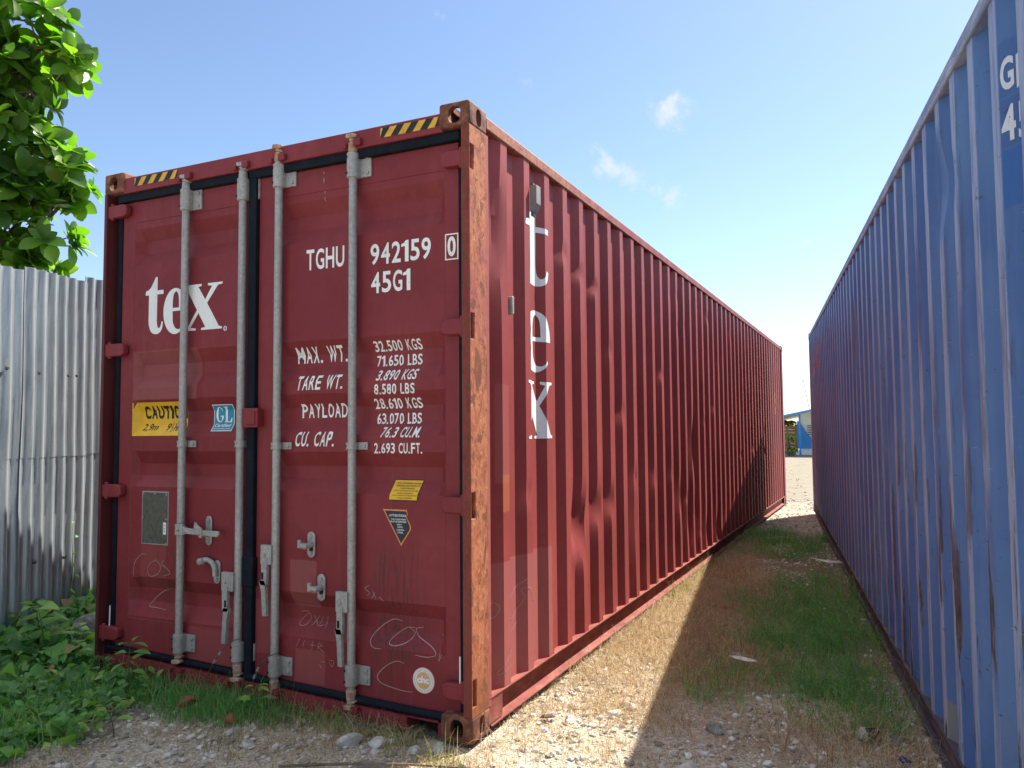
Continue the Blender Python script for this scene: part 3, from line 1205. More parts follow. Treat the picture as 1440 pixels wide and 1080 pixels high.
# handles hanging down beside rods 2, 3 and 4
def hanging(x_rod, x, z_top, z_bot, kink, parent, wtop=.052):
    h_ = MB()
    h_.box(min(x_rod, x - wtop / 2), max(x_rod, x + wtop / 2), -.012, .010, z_top - .095, z_top)
    bolt(h_, x, -.012, z_top - .048, .010)
    zs = [z_top - .07, z_top - .14, z_top - .2, (z_top + z_bot) / 2, (z_top + z_bot) / 2 - .06, z_bot]
    off = [0, 0, kink * .2, kink, kink * .2, -kink * .4]
    ws = [.036, .034, .034, .036, .028, .026]
    vs, fs = [], []
    for z, o_, w_ in zip(zs, off, ws):
        vs += [(x + o_ - w_ / 2, -.016, z), (x + o_ + w_ / 2, -.016, z), (x + o_ + w_ / 2, .004, z), (x + o_ - w_ / 2, .004, z)]
    for i in range(len(zs) - 1):
        fs += [(4 * i + q, 4 * i + (q + 1) % 4, 4 * i + 4 + (q + 1) % 4, 4 * i + 4 + q) for q in range(4)]
    fs += [(0, 1, 2, 3), (20, 21, 22, 23)]
    h_.add(vs, fs)
    h_.box(x - .007 + kink * .6, x + .007 + kink * .6, -.0175, -.0155, (z_top + z_bot) / 2 + .005, (z_top + z_bot) / 2 + .04, 1)
    return h_.build('door_handle', [M['galv'], M['dark']], parent, bevel=.004)


hanging(-1.385, -1.438, .655, .292, .012, doorL)
hanging(-1.134, -1.176, .808, .456, -.014, doorR)
hanging(-.664, -.706, .612, .262, -.010, doorR)

# wire seals left hanging on the lower guides
for pts, par in (([(-1.335, -.005, .325), (-1.38, -.018, .315), (-1.44, -.022, .265), (-1.50, -.022, .19), (-1.545, -.02, .12)], doorL),
                 ([(-1.085, -.005, .285), (-1.14, -.018, .262), (-1.19, -.022, .215), (-1.225, -.022, .15), (-1.25, -.02, .085)], doorR)):
    w_ = MB().tube(pts, .0028, 6)
    a, b = Vector(pts[2]), Vector(pts[3])
    for t_ in (.15, .75):
        q = a.lerp(b, t_)
        w_.tube([q, q + (b - a).normalized() * .022], .0065, 8, 1)
    w_.build('seal_wire', [M['steel'], M['galv']], par)


# ---- lettering and stickers on the doors
def rect2(x0, x1, z0, z1, skew=0.0):
    return np.array([(x0, z0), (x1, z0), (x1 + skew, z1), (x0 + skew, z1)]), [(0, 1, 2, 3)]


def poly2(pts):
    return np.array(pts), [tuple(range(len(pts)))]


def ondoor(name, layers, left):
    return wrap(name, layers, surfL if left else surfR, (cuL if left else cuR), [.339, .341] + GZ + [2.599, 2.601], doorL if left else doorR)


# serif letters t, e and x as outlines in a unit box
T_OUT = [(0.0, .715), (.02, .762)] + spline([(.02, .762), (.24, .80), (.40, .89), (.56, 1.0)], 4)[1:] + [(.655, 1.0), (.655, .762), (.985, .762), (.985, .69), (.655, .69)] \
    + spline([(.655, .69), (.650, .40), (.655, .20), (.70, .115), (.79, .10), (.87, .15), (.905, .215)], 5)[1:] + [(.985, .20)] \
    + spline([(.985, .20), (.93, .08), (.76, .005), (.52, 0.0), (.32, .05), (.20, .18), (.19, .36), (.19, .69)], 5)[1:] + [(0.0, .69)]
E_OUT = arc(.5, .5, .5, .5, 4, 180, 24) + arc(.5, .5, .5, .5, 180, 318, 22)[1:] + [(.83, .20)] \
    + arc(.64, .40, .27, .30, -42, -120, 8)[1:] + spline([(.50, .14), (.415, .25), (.40, .40), (.395, .50)], 4)[1:] + [(.98, .50)]
E_HOLE = [(.395, .57)] + spline([(.395, .57), (.40, .74), (.435, .87), (.53, .935)], 4)[1:] + spline([(.53, .935), (.62, .87), (.655, .74), (.66, .57)], 4)[1:]
X_OUT = [(0, 1), (.47, 1), (.47, .955), (.385, .94), (.565, .655), (.735, .935), (.63, .955), (.63, 1), (1, 1), (1, .96), (.885, .94), (.615, .575),
         (.92, .06), (1, .042), (1, 0), (.47, 0), (.47, .042), (.575, .06), (.395, .375), (.195, .065), (.33, .042), (.33, 0), (0, 0), (0, .042), (.105, .062), (.355, .44), (.07, .94), (0, .955)]


def fit(loops, x0, x1, z0, z1):
    lo = np.min([np.min(l, 0) for l in map(np.array, loops)], 0)
    hi = np.max([np.max(l, 0) for l in map(np.array, loops)], 0)
    return fill2d([[(x0 + (a - lo[0]) / (hi[0] - lo[0]) * (x1 - x0), z0 + (b - lo[1]) / (hi[1] - lo[1]) * (z1 - z0)) for a, b in l] for l in loops])


WT = M['white']
ondoor('lettering', [(*fit([T_OUT], -2.143, -2.000, 1.938, 2.266), WT, 0), (*fit([E_OUT, E_HOLE], -1.998, -1.815, 1.930, 2.190), WT, 0),
                     (*fit([X_OUT], -1.842, -1.553, 1.940, 2.196), WT, 0),
                     (*fill2d([arc(-1.530, 1.938, .013, .013, 0, 345, 16), arc(-1.530, 1.938, .009, .009, 0, 345, 16)]), WT, 0),
                     (*text2d('R', -1.534, -1.526, 1.932, 1.944), WT, 0)], True)
LINES = [('TGHU', -.979, -.741, 2.200, 2.306, 0), ('942159', -.583, -.239, 2.188, 2.292, 0), ('45G1', -.579, -.353, 2.048, 2.152, 0),
         ('MAX. WT.', -1.062, -.744, 1.727, 1.808, .0), ('TARE  WT.', -1.042, -.734, 1.588, 1.660, .22), ('PAYLOAD', -1.031, -.746, 1.447, 1.518, 0), ('CU. CAP.', -1.048, -.784, 1.303, 1.377, .22),
         ('32.500  KGS', -.578, -.306, 1.765, 1.815, .0), ('71.650  LBS', -.569, -.310, 1.692, 1.745, 0), ('3.890  KGS', -.552, -.310, 1.621, 1.671, .25), ('8.580  LBS', -.560, -.330, 1.554, 1.604, 0),
         ('28.610  KGS', -.577, -.307, 1.485, 1.535, 0), ('63.070  LBS', -.568, -.314, 1.411, 1.463, 0), ('76.3  CU.M.', -.527, -.291, 1.346, 1.396, .25), ('2.693  CU.FT.', -.559, -.287, 1.270, 1.320, 0)]
for tx, x0, x1, z0, z1, sh in LINES:
    lay = [(*text_line(tx.replace('  ', ' '), x0, x1 - sh * (z1 - z0), z0, z1, sh, .018), WT, 0)]
    ondoor('lettering', lay, False)
fr = []
for a, b, c_, d_ in ((-.160, -.089, 2.288, 2.294), (-.160, -.089, 2.170, 2.176), (-.160, -.154, 2.176, 2.288), (-.095, -.089, 2.176, 2.288)):
    fr.append((*rect2(a, b, c_, d_), WT, 0))
fr.append((*text2d('0', -.147, -.103, 2.186, 2.281, 0, .03), WT, 0))
ondoor('lettering', fr, False)

Y_, K_, PW = M['yellow'], M['ink'], M['paper']
cx0, cx1, cz0, cz1 = -2.232, -1.836, 1.362, 1.552
ondoor('caution_sticker', [(*poly2([(cx0, cz0), (cx1, cz0), (cx1, cz1), (cx0, cz1)]), Y_, 0),
                           (*text_line('CAUTION', -2.170, -1.838, 1.458, 1.530, 0, .04, .14), K_, 1),
                           (*text2d('2,9m', -2.175, -2.055, 1.386, 1.430, .2, .012), K_, 1), (*text2d('9', -1.985, -1.957, 1.390, 1.431, .2, .012), K_, 1),
                           (*text2d('1', -1.948, -1.940, 1.412, 1.436, .2, .0), K_, 1), (*text2d('2', -1.950, -1.938, 1.384, 1.404, .2, .0), K_, 1), (*rect2(-1.953, -1.935, 1.4065, 1.409), K_, 1),
                           (*text2d('HIGH', -1.928, -1.842, 1.388, 1.432, .2, .012), K_, 1)], True)
G_OUT = arc(.5, .5, .5, .5, 50, 330, 28) + [(1.0, .43), (.56, .43), (.56, .375), (.72, .375), (.72, .13)] + arc(.53, .5, .27, .44, 300, 62, 24)[1:] + [(.80, .70), (.86, .98)]
L_OUT = [(0, 1), (.55, 1), (.55, .955), (.42, .94), (.42, .06), (.72, .06), (.92, .30), (1.0, .30), (.97, 0), (0, 0), (0, .045), (.14, .06), (.14, .94), (0, .955)]
ondoor('class_sticker', [(*rect2(-1.641, -1.492, 1.384, 1.529), PW, 0), (*rect2(-1.636, -1.497, 1.389, 1.524), M['cyan'], 1),
                         (*fit([G_OUT], -1.622, -1.566, 1.432, 1.516), PW, 2), (*fit([L_OUT], -1.562, -1.506, 1.432, 1.516), PW, 2),
                         (*text2d('Certified', -1.628, -1.510, 1.407, 1.425, .15, .02), PW, 2), (*text2d('Germanischer Lloyd', -1.630, -1.506, 1.393, 1.402), PW, 2)], True)
pl = [(*rect2(-2.138, -1.930, .756, 1.052), M['galv'], 0), (*rect2(-2.132, -1.937, .762, 1.045), M['plate'], 1),
      (*rect2(-1.968, -1.943, .815, .882), PW, 2)]
for z in (.836, .852, .868):
    pl.append((*rect2(-1.962, -1.951, z - .003, z), K_, 3))
for x, z in ((-2.125, 1.038), (-2.035, 1.040), (-1.944, 1.036), (-2.127, .905), (-1.944, .900), (-1.944, .765)):
    pl.append((*poly2(arc(x, z, .006, .006, 0, 330, 11)), M['galv'], 3))
ondoor('data_plate', pl, True)
sk = .012
yl = [(*rect2(-.476, -.314, 1.048, 1.146, sk), K_, 0), (*rect2(-.472, -.318, 1.052, 1.142, sk), Y_, 1)]
for i, tx in enumerate(('THIS CONTAINER HAS BEEN', 'DESIGNED AND TESTED FOR', '7 HIGH STACKING', 'WITH 24,000 KGS (52,900 LBS)', '8 HIGH STACKING', 'WITH 20,500 KGS (45,200 LBS)', '9 HIGH STACKING')):
    z = 1.131 - i * .0112
    w2 = .067 if len(tx) > 18 else .042
    yl.append((*text2d(tx, -.389 - w2 + sk * (1 - i / 7), -.389 + w2 + sk * (1 - i / 7), z - .006, z, .2 if i > 1 else 0, .01), K_, 2))
ondoor('load_sticker', yl, False)
tr = [(*poly2([(-.508, 1.006), (-.374, 1.006), (-.368, .985), (-.374, .97), (-.352, .935), (-.350, .915), (-.405, .836)]), M['orange'], 0),
      (*poly2([(-.496, .999), (-.377, .999), (-.371, .984), (-.378, .97), (-.358, .934), (-.356, .916), (-.405, .848)]), M['navy'], 1)]
for tx, z, w2, xc in (('ATTENTION', .978, .047, -.424), ('THIS CONTAINER', .960, .042, -.419), ('MUST BE REPAIRED', .949, .045, -.419), ('ONLY', .936, .014, -.413), ('WITH', .924, .014, -.410), ('CORTEN', .911, .020, -.408), ('STEEL', .899, .016, -.407)):
    hgt = .011 if z > .97 else .0075
    tr.append((*text2d(tx, xc - w2, xc + w2, z - hgt / 2, z + hgt / 2, 0, .012), PW, 2))
ondoor('repair_sticker', tr, False)
cc, cz = -.281, .232
rs = [(*poly2(arc(cc, cz, .058, .058, 0, 350, 35)), PW, 0), (*fill2d([arc(cc, cz, .056, .056, 0, 350, 35), arc(cc, cz, .0545, .0545, 0, 350, 35)]), M['tan'], 1),
      (*poly2(arc(cc, cz, .038, .038, 0, 350, 30)), M['tan'], 1), (*text2d('chc', cc - .034, cc + .034, cz - .012, cz + .020, 0, .05), PW, 2)]
for i in range(30):
    a = 2 * PI * i / 30
    rs.append((*rect2(cc + .047 * math.cos(a) - .0022, cc + .047 * math.cos(a) + .0022, cz + .047 * math.sin(a) - .003, cz + .047 * math.sin(a) + .003), M['tan'], 1))
ondoor('round_sticker', rs, False)

# writing scratched into the paint with something sharp: C O S I over C on either leaf, fainter marks below the keepers
SX = M['scratch']


def scratch(paths, w, left):
    ondoor('scratched_writing', [(*ribbon2d(spline(p, 7), w), SX, i % 3) for i, p in enumerate(paths)], left)


scratch([[(-2.10, .700), (-2.14, .695), (-2.19, .645), (-2.195, .575), (-2.155, .570)], [(-2.01, .670), (-2.06, .655), (-2.085, .615), (-2.06, .580), (-2.0, .600), (-1.985, .640), (-2.02, .672), (-2.05, .66)],
         [(-1.955, .675), (-1.975, .655), (-1.93, .630), (-1.91, .605), (-1.96, .588)], [(-1.862, .645), (-1.862, .595)], [(-1.865, .672), (-1.855, .662)]], .0042, True)
scratch([[(-1.885, .495), (-1.92, .515), (-1.99, .500), (-2.06, .455), (-2.095, .410), (-2.03, .405), (-1.96, .400)]], .0042, True)
scratch([[(-.425, .480), (-.475, .482), (-.545, .440), (-.585, .385), (-.560, .350), (-.515, .349)], [(-.350, .455), (-.40, .450), (-.462, .405), (-.475, .375), (-.43, .372), (-.375, .395), (-.350, .430), (-.385, .455)],
         [(-.305, .462), (-.345, .450), (-.325, .420), (-.245, .385), (-.215, .355), (-.26, .340), (-.325, .342)], [(-.202, .440), (-.195, .435)]], .0042, False)
scratch([[(-.385, .298), (-.43, .302), (-.49, .272), (-.535, .225), (-.52, .195), (-.47, .182), (-.40, .172), (-.34, .172)]], .0042, False)
scratch([[(-.975, .470), (-1.015, .440), (-1.03, .41), (-.99, .41), (-.965, .45), (-.99, .475), (-1.03, .47)], [(-.95, .46), (-.91, .41)], [(-.91, .46), (-.95, .41)], [(-.89, .455), (-.905, .415), (-.875, .42)], [(-.86, .46), (-.865, .41)],
         [(-1.0, .35), (-1.02, .31)], [(-.97, .345), (-.985, .31)], [(-.92, .345), (-.925, .300)], [(-.935, .325), (-.90, .325)], [(-.885, .34), (-.89, .30)], [(-.885, .34), (-.86, .328), (-.882, .318), (-.85, .297)],
         [(-.82, .262), (-.79, .262), (-.80, .235), (-.82, .255)], [(-.87, .25), (-.84, .25)], [(-.88, .235), (-.86, .215)]], .0026, False)
scratch([[(-.585, .64), (-.61, .625), (-.585, .605), (-.60, .588)], [(-.565, .615), (-.545, .575)], [(-.55, .61), (-.57, .58)], [(-.53, .59), (-.50, .57)]], .0026, False)
scratch([[(-.19, .40), (-.20, .33), (-.185, .36)]], .003, False)
scratch([[(-.87, 2.768), (-.869, 2.745)], [(-.868, 2.70), (-.867, 2.685)], [(-.866, 2.665), (-.866, 2.64)], [(-.865, 2.60), (-.864, 2.585)], [(-.862, 2.565), (-.861, 2.548)]], .006, False)
MB().tube([(-2.352, .030, .27), (-2.349, .030, .40)], .004, 6).build('hinge_pin', M['paper'], doorL)
MB().tube([(-.073, .024, .25), (-.073, .024, .37)], .004, 6).build('hinge_pin', M['paper'], doorR)


# ---- the long side: painted letters, vent, tag, small marks
def onside(name, layers, mats=None):
    return wrap(name, layers, red_side, [y for y, _ in RIB], [], red)


onside('lettering', [(*fit([T_OUT], .635, .940, 2.165, 2.600), WT, 0), (*fit([E_OUT, E_HOLE], .685, .955, 1.690, 2.030), WT, 0), (*fit([X_OUT], .655, .975, 1.330, 1.640), WT, 0)])
onside('scratched_writing', [(*ribbon2d(spline(p, 7), .004), SX, i % 3) for i, p in enumerate([
    [(.26, .55), (.25, .50), (.29, .49), (.32, .53), (.28, .56), (.25, .53)], [(.55, .58), (.62, .62), (.50, .56), (.44, .47), (.50, .44), (.60, .52), (.58, .57), (.66, .56), (.70, .48)],
    [(.57, .42), (.45, .36), (.40, .30), (.30, .22), (.50, .26)]])])
vt = MB()
vt.prism([(-.012, 2.690), (.026, 2.690), (.026, 2.590), (.006, 2.548), (-.012, 2.548)], .706, .766, 0, lambda a, y, b: (a, y, b))
vt.box(-.010, .004, .712, .758, 2.690, 2.705, 1).box(-.010, .002, .712, .758, 2.525, 2.550, 1)
vt.build('vent', [M['vent_grey'], M['steel']], red, bevel=.002, smooth=0)
MB().box(-.050, -.006, .462, .484, 1.962, 2.052).build('tag_holder', M['galv'], red, bevel=.003)
onside('warning_label', [(*rect2(10.93, 11.03, 1.62, 1.98), M['hazard_yellow'], 0), (*text2d('9', 10.95, 11.01, 1.87, 1.94), K_, 1), (*text2d('H', 10.95, 11.01, 1.75, 1.82), K_, 1)])

# ------------------------------------------------------------------ BLUE CONTAINER
YAWB = math.radians(7.3945)
dN = Vector((math.sin(YAWB), -math.cos(YAWB), -.013)).normalized()
ex = Vector((math.cos(YAWB), math.sin(YAWB), 0))
ey = -dN
ez = ex.cross(ey).normalized()
origin = Vector((.577, 10.677, .029)) + dN * L_
MBL = Matrix(((ex.x, ey.x, ez.x, origin.x), (ex.y, ey.y, ez.y, origin.y), (ex.z, ey.z, ez.z, origin.z), (0, 0, 0, 1)))
blue = thing('shipping_container', 'dented blue shipping container with grey scuffed ridges along the right of the gap', 'container', (0, 0, 0), 'containers either side of the gap')
off = Matrix.Translation((W_ / 2, L_ / 2, 0))
blue.matrix_basis = MBL @ off
blue['label'] = blue['label']


def bpart(mb, name, mat, **kw):
    o = mb.build(name, mat, None, **kw)
    o.parent = blue
    o.matrix_parent_inverse = off.inverted()
    return o


BRIB = ribs(.190, 12.0, 1.112 - 3 * PITCH)
BLUE_DENTS = [(1.95, 2.47, .10, .14, .030), (1.80, 2.44, .06, .08, .018), (1.58, 2.49, .05, .03, .012), (2.2, 1.3, .05, .3, .010), (1.4, .9, .05, .3, .010), (3.0, .6, .06, .2, .012),
              (3.6, 1.4, .06, .2, .010), (1.66, 1.7, .05, .25, .008), (5.3, 2.2, .08, .2, .018), (2.5, 2.1, .05, .2, .010)]


def blue_side(y, z, lift=0.0):
    return Vector((.011 + DEEP * depth_at(BRIB, y) + dent(BLUE_DENTS, y, z) - lift, y, z))


bpart(wall_mesh(BRIB, .150, 2.838, 48, blue_side), 'side_wall', M['blue'], smooth=16, normals=False)
bpart(wall_mesh(BRIB, .150, 2.838, 2, lambda y, z: Vector((W_ - .011 - DEEP * depth_at(BRIB, y), y, z)), 1), 'side_wall', M['blue'], smooth=16, normals=False)
rf = MB()
vs = []
for i in range(n := 81):
    y = .1 + 12.0 * i / 80
    z = 2.868 + (.010 if (i // 2) % 2 else -.008)
    vs += [(.05, y, z), (W_ - .05, y, z)]
rf.add(vs, [(2 * i, 2 * i + 1, 2 * i + 3, 2 * i + 2) for i in range(80)])
bpart(rf, 'roof', M['blue'], smooth=0, normals=False)
bpart(MB().box(.06, W_ - .06, .12, 12.1, .10, .145), 'floor', M['steel'])
for ye, s in ((.05, 1), (12.14, -1)):
    vs = []
    for i in range(17):
        x = .15 + (W_ - .30) * i / 16
        yy = ye + s * (.04 if (i // 2) % 2 else 0)
        vs += [(x, yy, .14), (x, yy, 2.80)]
    bpart(MB().add(vs, [(2 * i, 2 * i + 2, 2 * i + 3, 2 * i + 1) for i in range(16)]), 'end_wall', M['blue'], smooth=0)
    for x0, x1 in ((.003, .16), (W_ - .16, W_ - .003)):
        bpart(MB().box(x0, x1, .003 if s > 0 else 12.0, .196 if s > 0 else L_ - .003, CZ - .004, H_ - CZ + .004), 'corner_post', M['blue_rail'], bevel=.01)
    bpart(MB().box(.15, W_ - .15, .01 if s > 0 else 12.08, .11 if s > 0 else L_ - .01, 2.768, 2.856), 'end_rail', M['blue_rail'], bevel=.005)
    bpart(MB().box(.15, W_ - .15, .01 if s > 0 else 12.08, .11 if s > 0 else L_ - .01, .02, .14), 'end_rail', M['blue_rail'], bevel=.005)
for s in (1, -1):
    xo = .001 if s > 0 else W_ - .001
    bpart(MB().box(xo, xo + s * .060, CY - .004, L_ - CY + .004, 2.812, 2.872), 'top_rail', M['blue_rail'], bevel=.006)
    br = MB().box(xo, xo + s * .056, CY - .003, L_ - CY + .003, .146, .152)
    br.box(xo + s * .022, xo + s * .030, CY, L_ - CY, .036, .146)
    br.box(xo - s * .002, xo + s * .050, CY, L_ - CY, .028, .036)
    bpart(br, 'bottom_rail', M['blue_sill'], smooth=30)
pre = set(bpy.data.objects)
castings(None, M['blue_rail'], W_, L_, H_)
for o in [o for o in bpy.data.objects if o not in pre]:
    o.parent = blue
    o.matrix_parent_inverse = off.inverted()
flipx = lambda vs: np.stack([-vs[:, 0], vs[:, 1]], 1)


def onblue(name, layers):
    lay = [(np.array(v) if not isinstance(v, np.ndarray) else v, f, m_, l_) for v, f, m_, l_ in layers]
    o = wrap(name, lay, blue_side, [y for y, _ in BRIB], [], None)
    o.parent = blue
    o.matrix_parent_inverse = off.inverted()
    return o


def btext(tx, ya, yb, z0, z1, bold=.03):
    """reads left to right as y falls"""
    v, f = text2d(tx, -ya, -yb, z0, z1, 0, bold)
    return flipx(v), [q[::-1] for q in f]


onblue('lettering', [(*btext('G', 1.100, 1.054, 2.502, 2.603), M['bluewhite'], 0), (*btext('E', 1.046, .985, 2.492, 2.593), M['bluewhite'], 0)])
onblue('lettering', [(*btext('4', 1.102, 1.054, 2.345, 2.455), M['bluewhite'], 0), (*btext('5', 1.046, .985, 2.338, 2.448), M['bluewhite'], 0)])
onblue('paint_tick', [(*rect2(1.196, 1.212, 2.40, 2.50), M['bluewhite'], 0)])
# faded pink logo fragments at the far top corner
M['pink'] = plain('faded_pink_paint', (.36, .22, .26), .6, .35, 14)
onblue('faded_mark', [(*poly2([(9.72, 2.60), (9.72, 2.42), (9.95, 2.40), (10.1, 2.44), (10.35, 2.40), (10.4, 2.34), (10.65, 2.30), (10.7, 2.48), (10.4, 2.53), (10.2, 2.52)][::-1]), M['pink'], 0),
                      (*poly2([(9.75, 2.36), (9.8, 2.25), (10.3, 2.23), (10.75, 2.26), (10.75, 2.33), (10.3, 2.31)][::-1]), M['pink'], 0),
                      (*poly2([(10.9, 2.46), (11.5, 2.42), (11.5, 2.35), (10.9, 2.36)][::-1]), M['pink'], 0), (*poly2([(10.9, 2.30), (11.4, 2.30), (11.4, 2.14), (11.1, 2.16)][::-1]), M['pink'], 0)])

# ------------------------------------------------------------------ GROUND
def axis_pts(lo, hi, d, far):
    a = list(np.arange(lo, hi + d / 2, d))
    out, s = [], d
    x = hi
    while x < far:
        s *= 1.45
        x += s
        out.append(x)
    left, s = [], d
    x = lo
    while x > -far:
        s *= 1.45
        x -= s
        left.append(x)
    return np.array(left[::-1] + a + out)


gx = axis_pts(-4.4, 2.6, .030, 3000)
gy = axis_pts(-1.6, 9.0, .034, 3000)
GX, GY = np.meshgrid(gx, gy)
GZ_ = ground_z(GX, GY)
nx, ny = len(gx), len(gy)
gv = np.stack([GX.ravel(), GY.ravel(), GZ_.ravel()], 1)
I, J = np.meshgrid(np.arange(nx - 1), np.arange(ny - 1))
b0 = (J * nx + I).ravel()
gf = np.stack([b0, b0 + 1, b0 + nx + 1, b0 + nx], 1)


def fast_mesh(name, v, f, mat, tint=None, smooth=False):
    """numpy arrays straight into a mesh; f has one row per face (all the same size)"""
    me = bpy.data.meshes.new(name)
    k = f.shape[1]
    me.vertices.add(len(v))
    me.vertices.foreach_set('co', np.ascontiguousarray(v, dtype=np.float32).ravel())
    me.loops.add(f.size)
    me.loops.foreach_set('vertex_index', np.ascontiguousarray(f, dtype=np.int32).ravel())
    me.polygons.add(len(f))
    me.polygons.foreach_set('loop_start', np.arange(0, f.size, k, dtype=np.int32))
    me.polygons.foreach_set('use_smooth', np.full(len(f), smooth))
    if tint is not None:
        a = me.attributes.new('tint', 'FLOAT', 'POINT')
        a.data.foreach_set('value', np.ascontiguousarray(tint, dtype=np.float32))
    me.update(calc_edges=True)
    me.validate()
    me.materials.append(mat)
    o = bpy.data.objects.new(name, me)
    COL.objects.link(o)
    return o


def ground_fn(t, p):
    o = t.obj()
    big = t.noise(o, .8, 5, .6)
    mid = t.noise(o, 6, 5, .65)
    col = t.ramp(mid, [(.28, (.25, .20, .14)), (.45, (.39, .335, .25)), (.6, (.48, .425, .34)), (.8, (.56, .515, .43))])
    cell = t.voro(o, 85, out='Color')
    cs = t.sep(cell)
    col = t.mix(.55, col, t.ramp(cs[0], [(.1, (.20, .165, .12)), (.5, (.40, .345, .265)), (.9, (.60, .555, .48))]))
    dirt = t.m('MULTIPLY', t.step(t.noise(o, 1.9, 5, .65), .46, .66), .65)
    col = t.mix(dirt, col, t.ramp(t.noise(o, 30, 5, .7), [(.3, (.12, .082, .05)), (.7, (.30, .22, .14))]))
    # straw colour under the dry grass, earth under the green grass and the vines
    c = t.sep(o)
    st = t.m('MULTIPLY', t.boxmask(c, 'XY', (-.2, 1.2), (1.05, 6.2), .45, t.m('MULTIPLY', t.m('SUBTRACT', mid, .5), .8)), .60)
    col = t.mix(st, col, t.ramp(t.noise(o, 45, 5, .7), [(.3, (.13, .075, .04)), (.55, (.30, .20, .105)), (.75, (.42, .32, .18))]))
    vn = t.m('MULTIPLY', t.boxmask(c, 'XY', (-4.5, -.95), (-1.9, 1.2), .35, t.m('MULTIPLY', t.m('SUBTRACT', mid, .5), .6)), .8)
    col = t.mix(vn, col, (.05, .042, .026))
    gr = t.m('MULTIPLY', t.boxmask(c, 'XY', (.5, 1.7), (1.8, 8.2), .35, t.m('MULTIPLY', t.m('SUBTRACT', mid, .5), .9)), .8)
    col = t.mix(gr, col, t.mix(t.noise(o, 30, 4), (.07, .065, .035), (.16, .14, .08)))
    yard = t.step(c[1], 10.5, 14.0)
    col = t.mix(yard, col, t.mix(.75, col, (.17, .145, .105), 'MIX'))
    h = t.m('ADD', t.m('MULTIPLY', t.voro(o, 85), .6), t.m('ADD', t.m('MULTIPLY', t.noise(o, 40, 6, .7), .8), t.m('MULTIPLY', t.voro(o, 32), .5)))
    t.put(p.inputs['Normal'], t.bump(h, .9, .012))
    return col


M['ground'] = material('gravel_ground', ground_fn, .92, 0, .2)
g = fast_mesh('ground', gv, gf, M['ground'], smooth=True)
g['kind'] = 'structure'

# -------------------------------------------------------- scattering (numpy, no instances)
def basis(d, up):
    d = d / np.linalg.norm(d, axis=1, keepdims=True)
    s = np.cross(d, up)
    s /= np.linalg.norm(s, axis=1, keepdims=True) + 1e-9
    u = np.cross(s, d)
    return s, d, u


def scatter(name, bv, bf, pos, s, d, u, size, mat, tint, smooth=False, jit=None):
    """copies of a small shape, one mesh: local x->s, y->d, z->u"""
    n = len(pos)
    k = len(bv)
    P = bv[None, :, :] * size[:, None, None] if size.ndim == 1 else bv[None] * size[:, None, :]
    if jit is not None:
        P = P * (1 + jit)
    v = pos[:, None, :] + P[:, :, 0:1] * s[:, None, :] + P[:, :, 1:2] * d[:, None, :] + P[:, :, 2:3] * u[:, None, :]
    f = (bf[None] + (np.arange(n) * k)[:, None, None]).reshape(-1, bf.shape[1])
    return fast_mesh(name, v.reshape(-1, 3), f, mat, np.repeat(tint, k), smooth)


# stones: a jittered icosahedron
ph = (1 + 5 ** .5) / 2
ICO = np.array([(-1, ph, 0), (1, ph, 0), (-1, -ph, 0), (1, -ph, 0), (0, -1, ph), (0, 1, ph), (0, -1, -ph), (0, 1, -ph), (ph, 0, -1), (ph, 0, 1), (-ph, 0, -1), (-ph, 0, 1)], float) / 1.9
ICOF = np.array([(0, 11, 5), (0, 5, 1), (0, 1, 7), (0, 7, 10), (0, 10, 11), (1, 5, 9), (5, 11, 4), (11, 10, 2), (10, 7, 6), (7, 1, 8), (3, 9, 4), (3, 4, 2), (3, 2, 6), (3, 6, 8), (3, 8, 9), (4, 9, 5), (2, 4, 11), (6, 2, 10), (8, 6, 7), (9, 8, 1)])
M['stone'] = tinted('gravel_stone', [(0, (.20, .175, .145)), (.35, (.40, .36, .30)), (.7, (.56, .525, .46)), (1, (.72, .70, .66))], .9, 0, .2)


def blue_x(y):
    """x of the blue container's foot at y"""
    return .577 + (10.677 - y) * .1298


def outside(x, y):
    by_casting = (x > -.26) & (x < .03) & (y > -.10) & (y < .26)
    red_in = by_casting | (x < -.03) & (x > -2.42) & (y > .06) & (y < 12.15)
    return ~red_in & (x < blue_x(y) + .10)


def rand_region(n, x0, x1, y0, y1, dens=None):
    x = RNG.uniform(x0, x1, n)
    y = RNG.uniform(y0, y1, n)
    k = outside(x, y)
    if dens is not None:
        k &= RNG.random(n) < dens(x, y)
    return x[k], y[k]


def stones(n, x0, x1, y0, y1, lo, hi, dens=None):
    x, y = rand_region(n, x0, x1, y0, y1, dens)
    m = len(x)
    sz = lo * (hi / lo) ** (RNG.random(m) ** 2.2)
    return x, y, sz


def stone_mesh(name, x, y, sz, tint=None):
    m = len(x)
    z = ground_z(x, y) + sz * .18
    a = RNG.uniform(0, 2 * PI, m)
    d = np.stack([np.cos(a), np.sin(a), RNG.normal(0, .25, m)], 1)
    s, d, u = basis(d, np.tile((0., 0, 1), (m, 1)))
    size = sz[:, None] * np.stack([RNG.uniform(.7, 1.2, m), RNG.uniform(.7, 1.3, m), RNG.uniform(.4, .8, m)], 1)
    jit = RNG.normal(0, .16, (m, 12, 3))
    return scatter(name, ICO, ICOF, np.stack([x, y, z], 1), s, d, u, size, M['stone'], RNG.random(m) if tint is None else tint, False, jit)


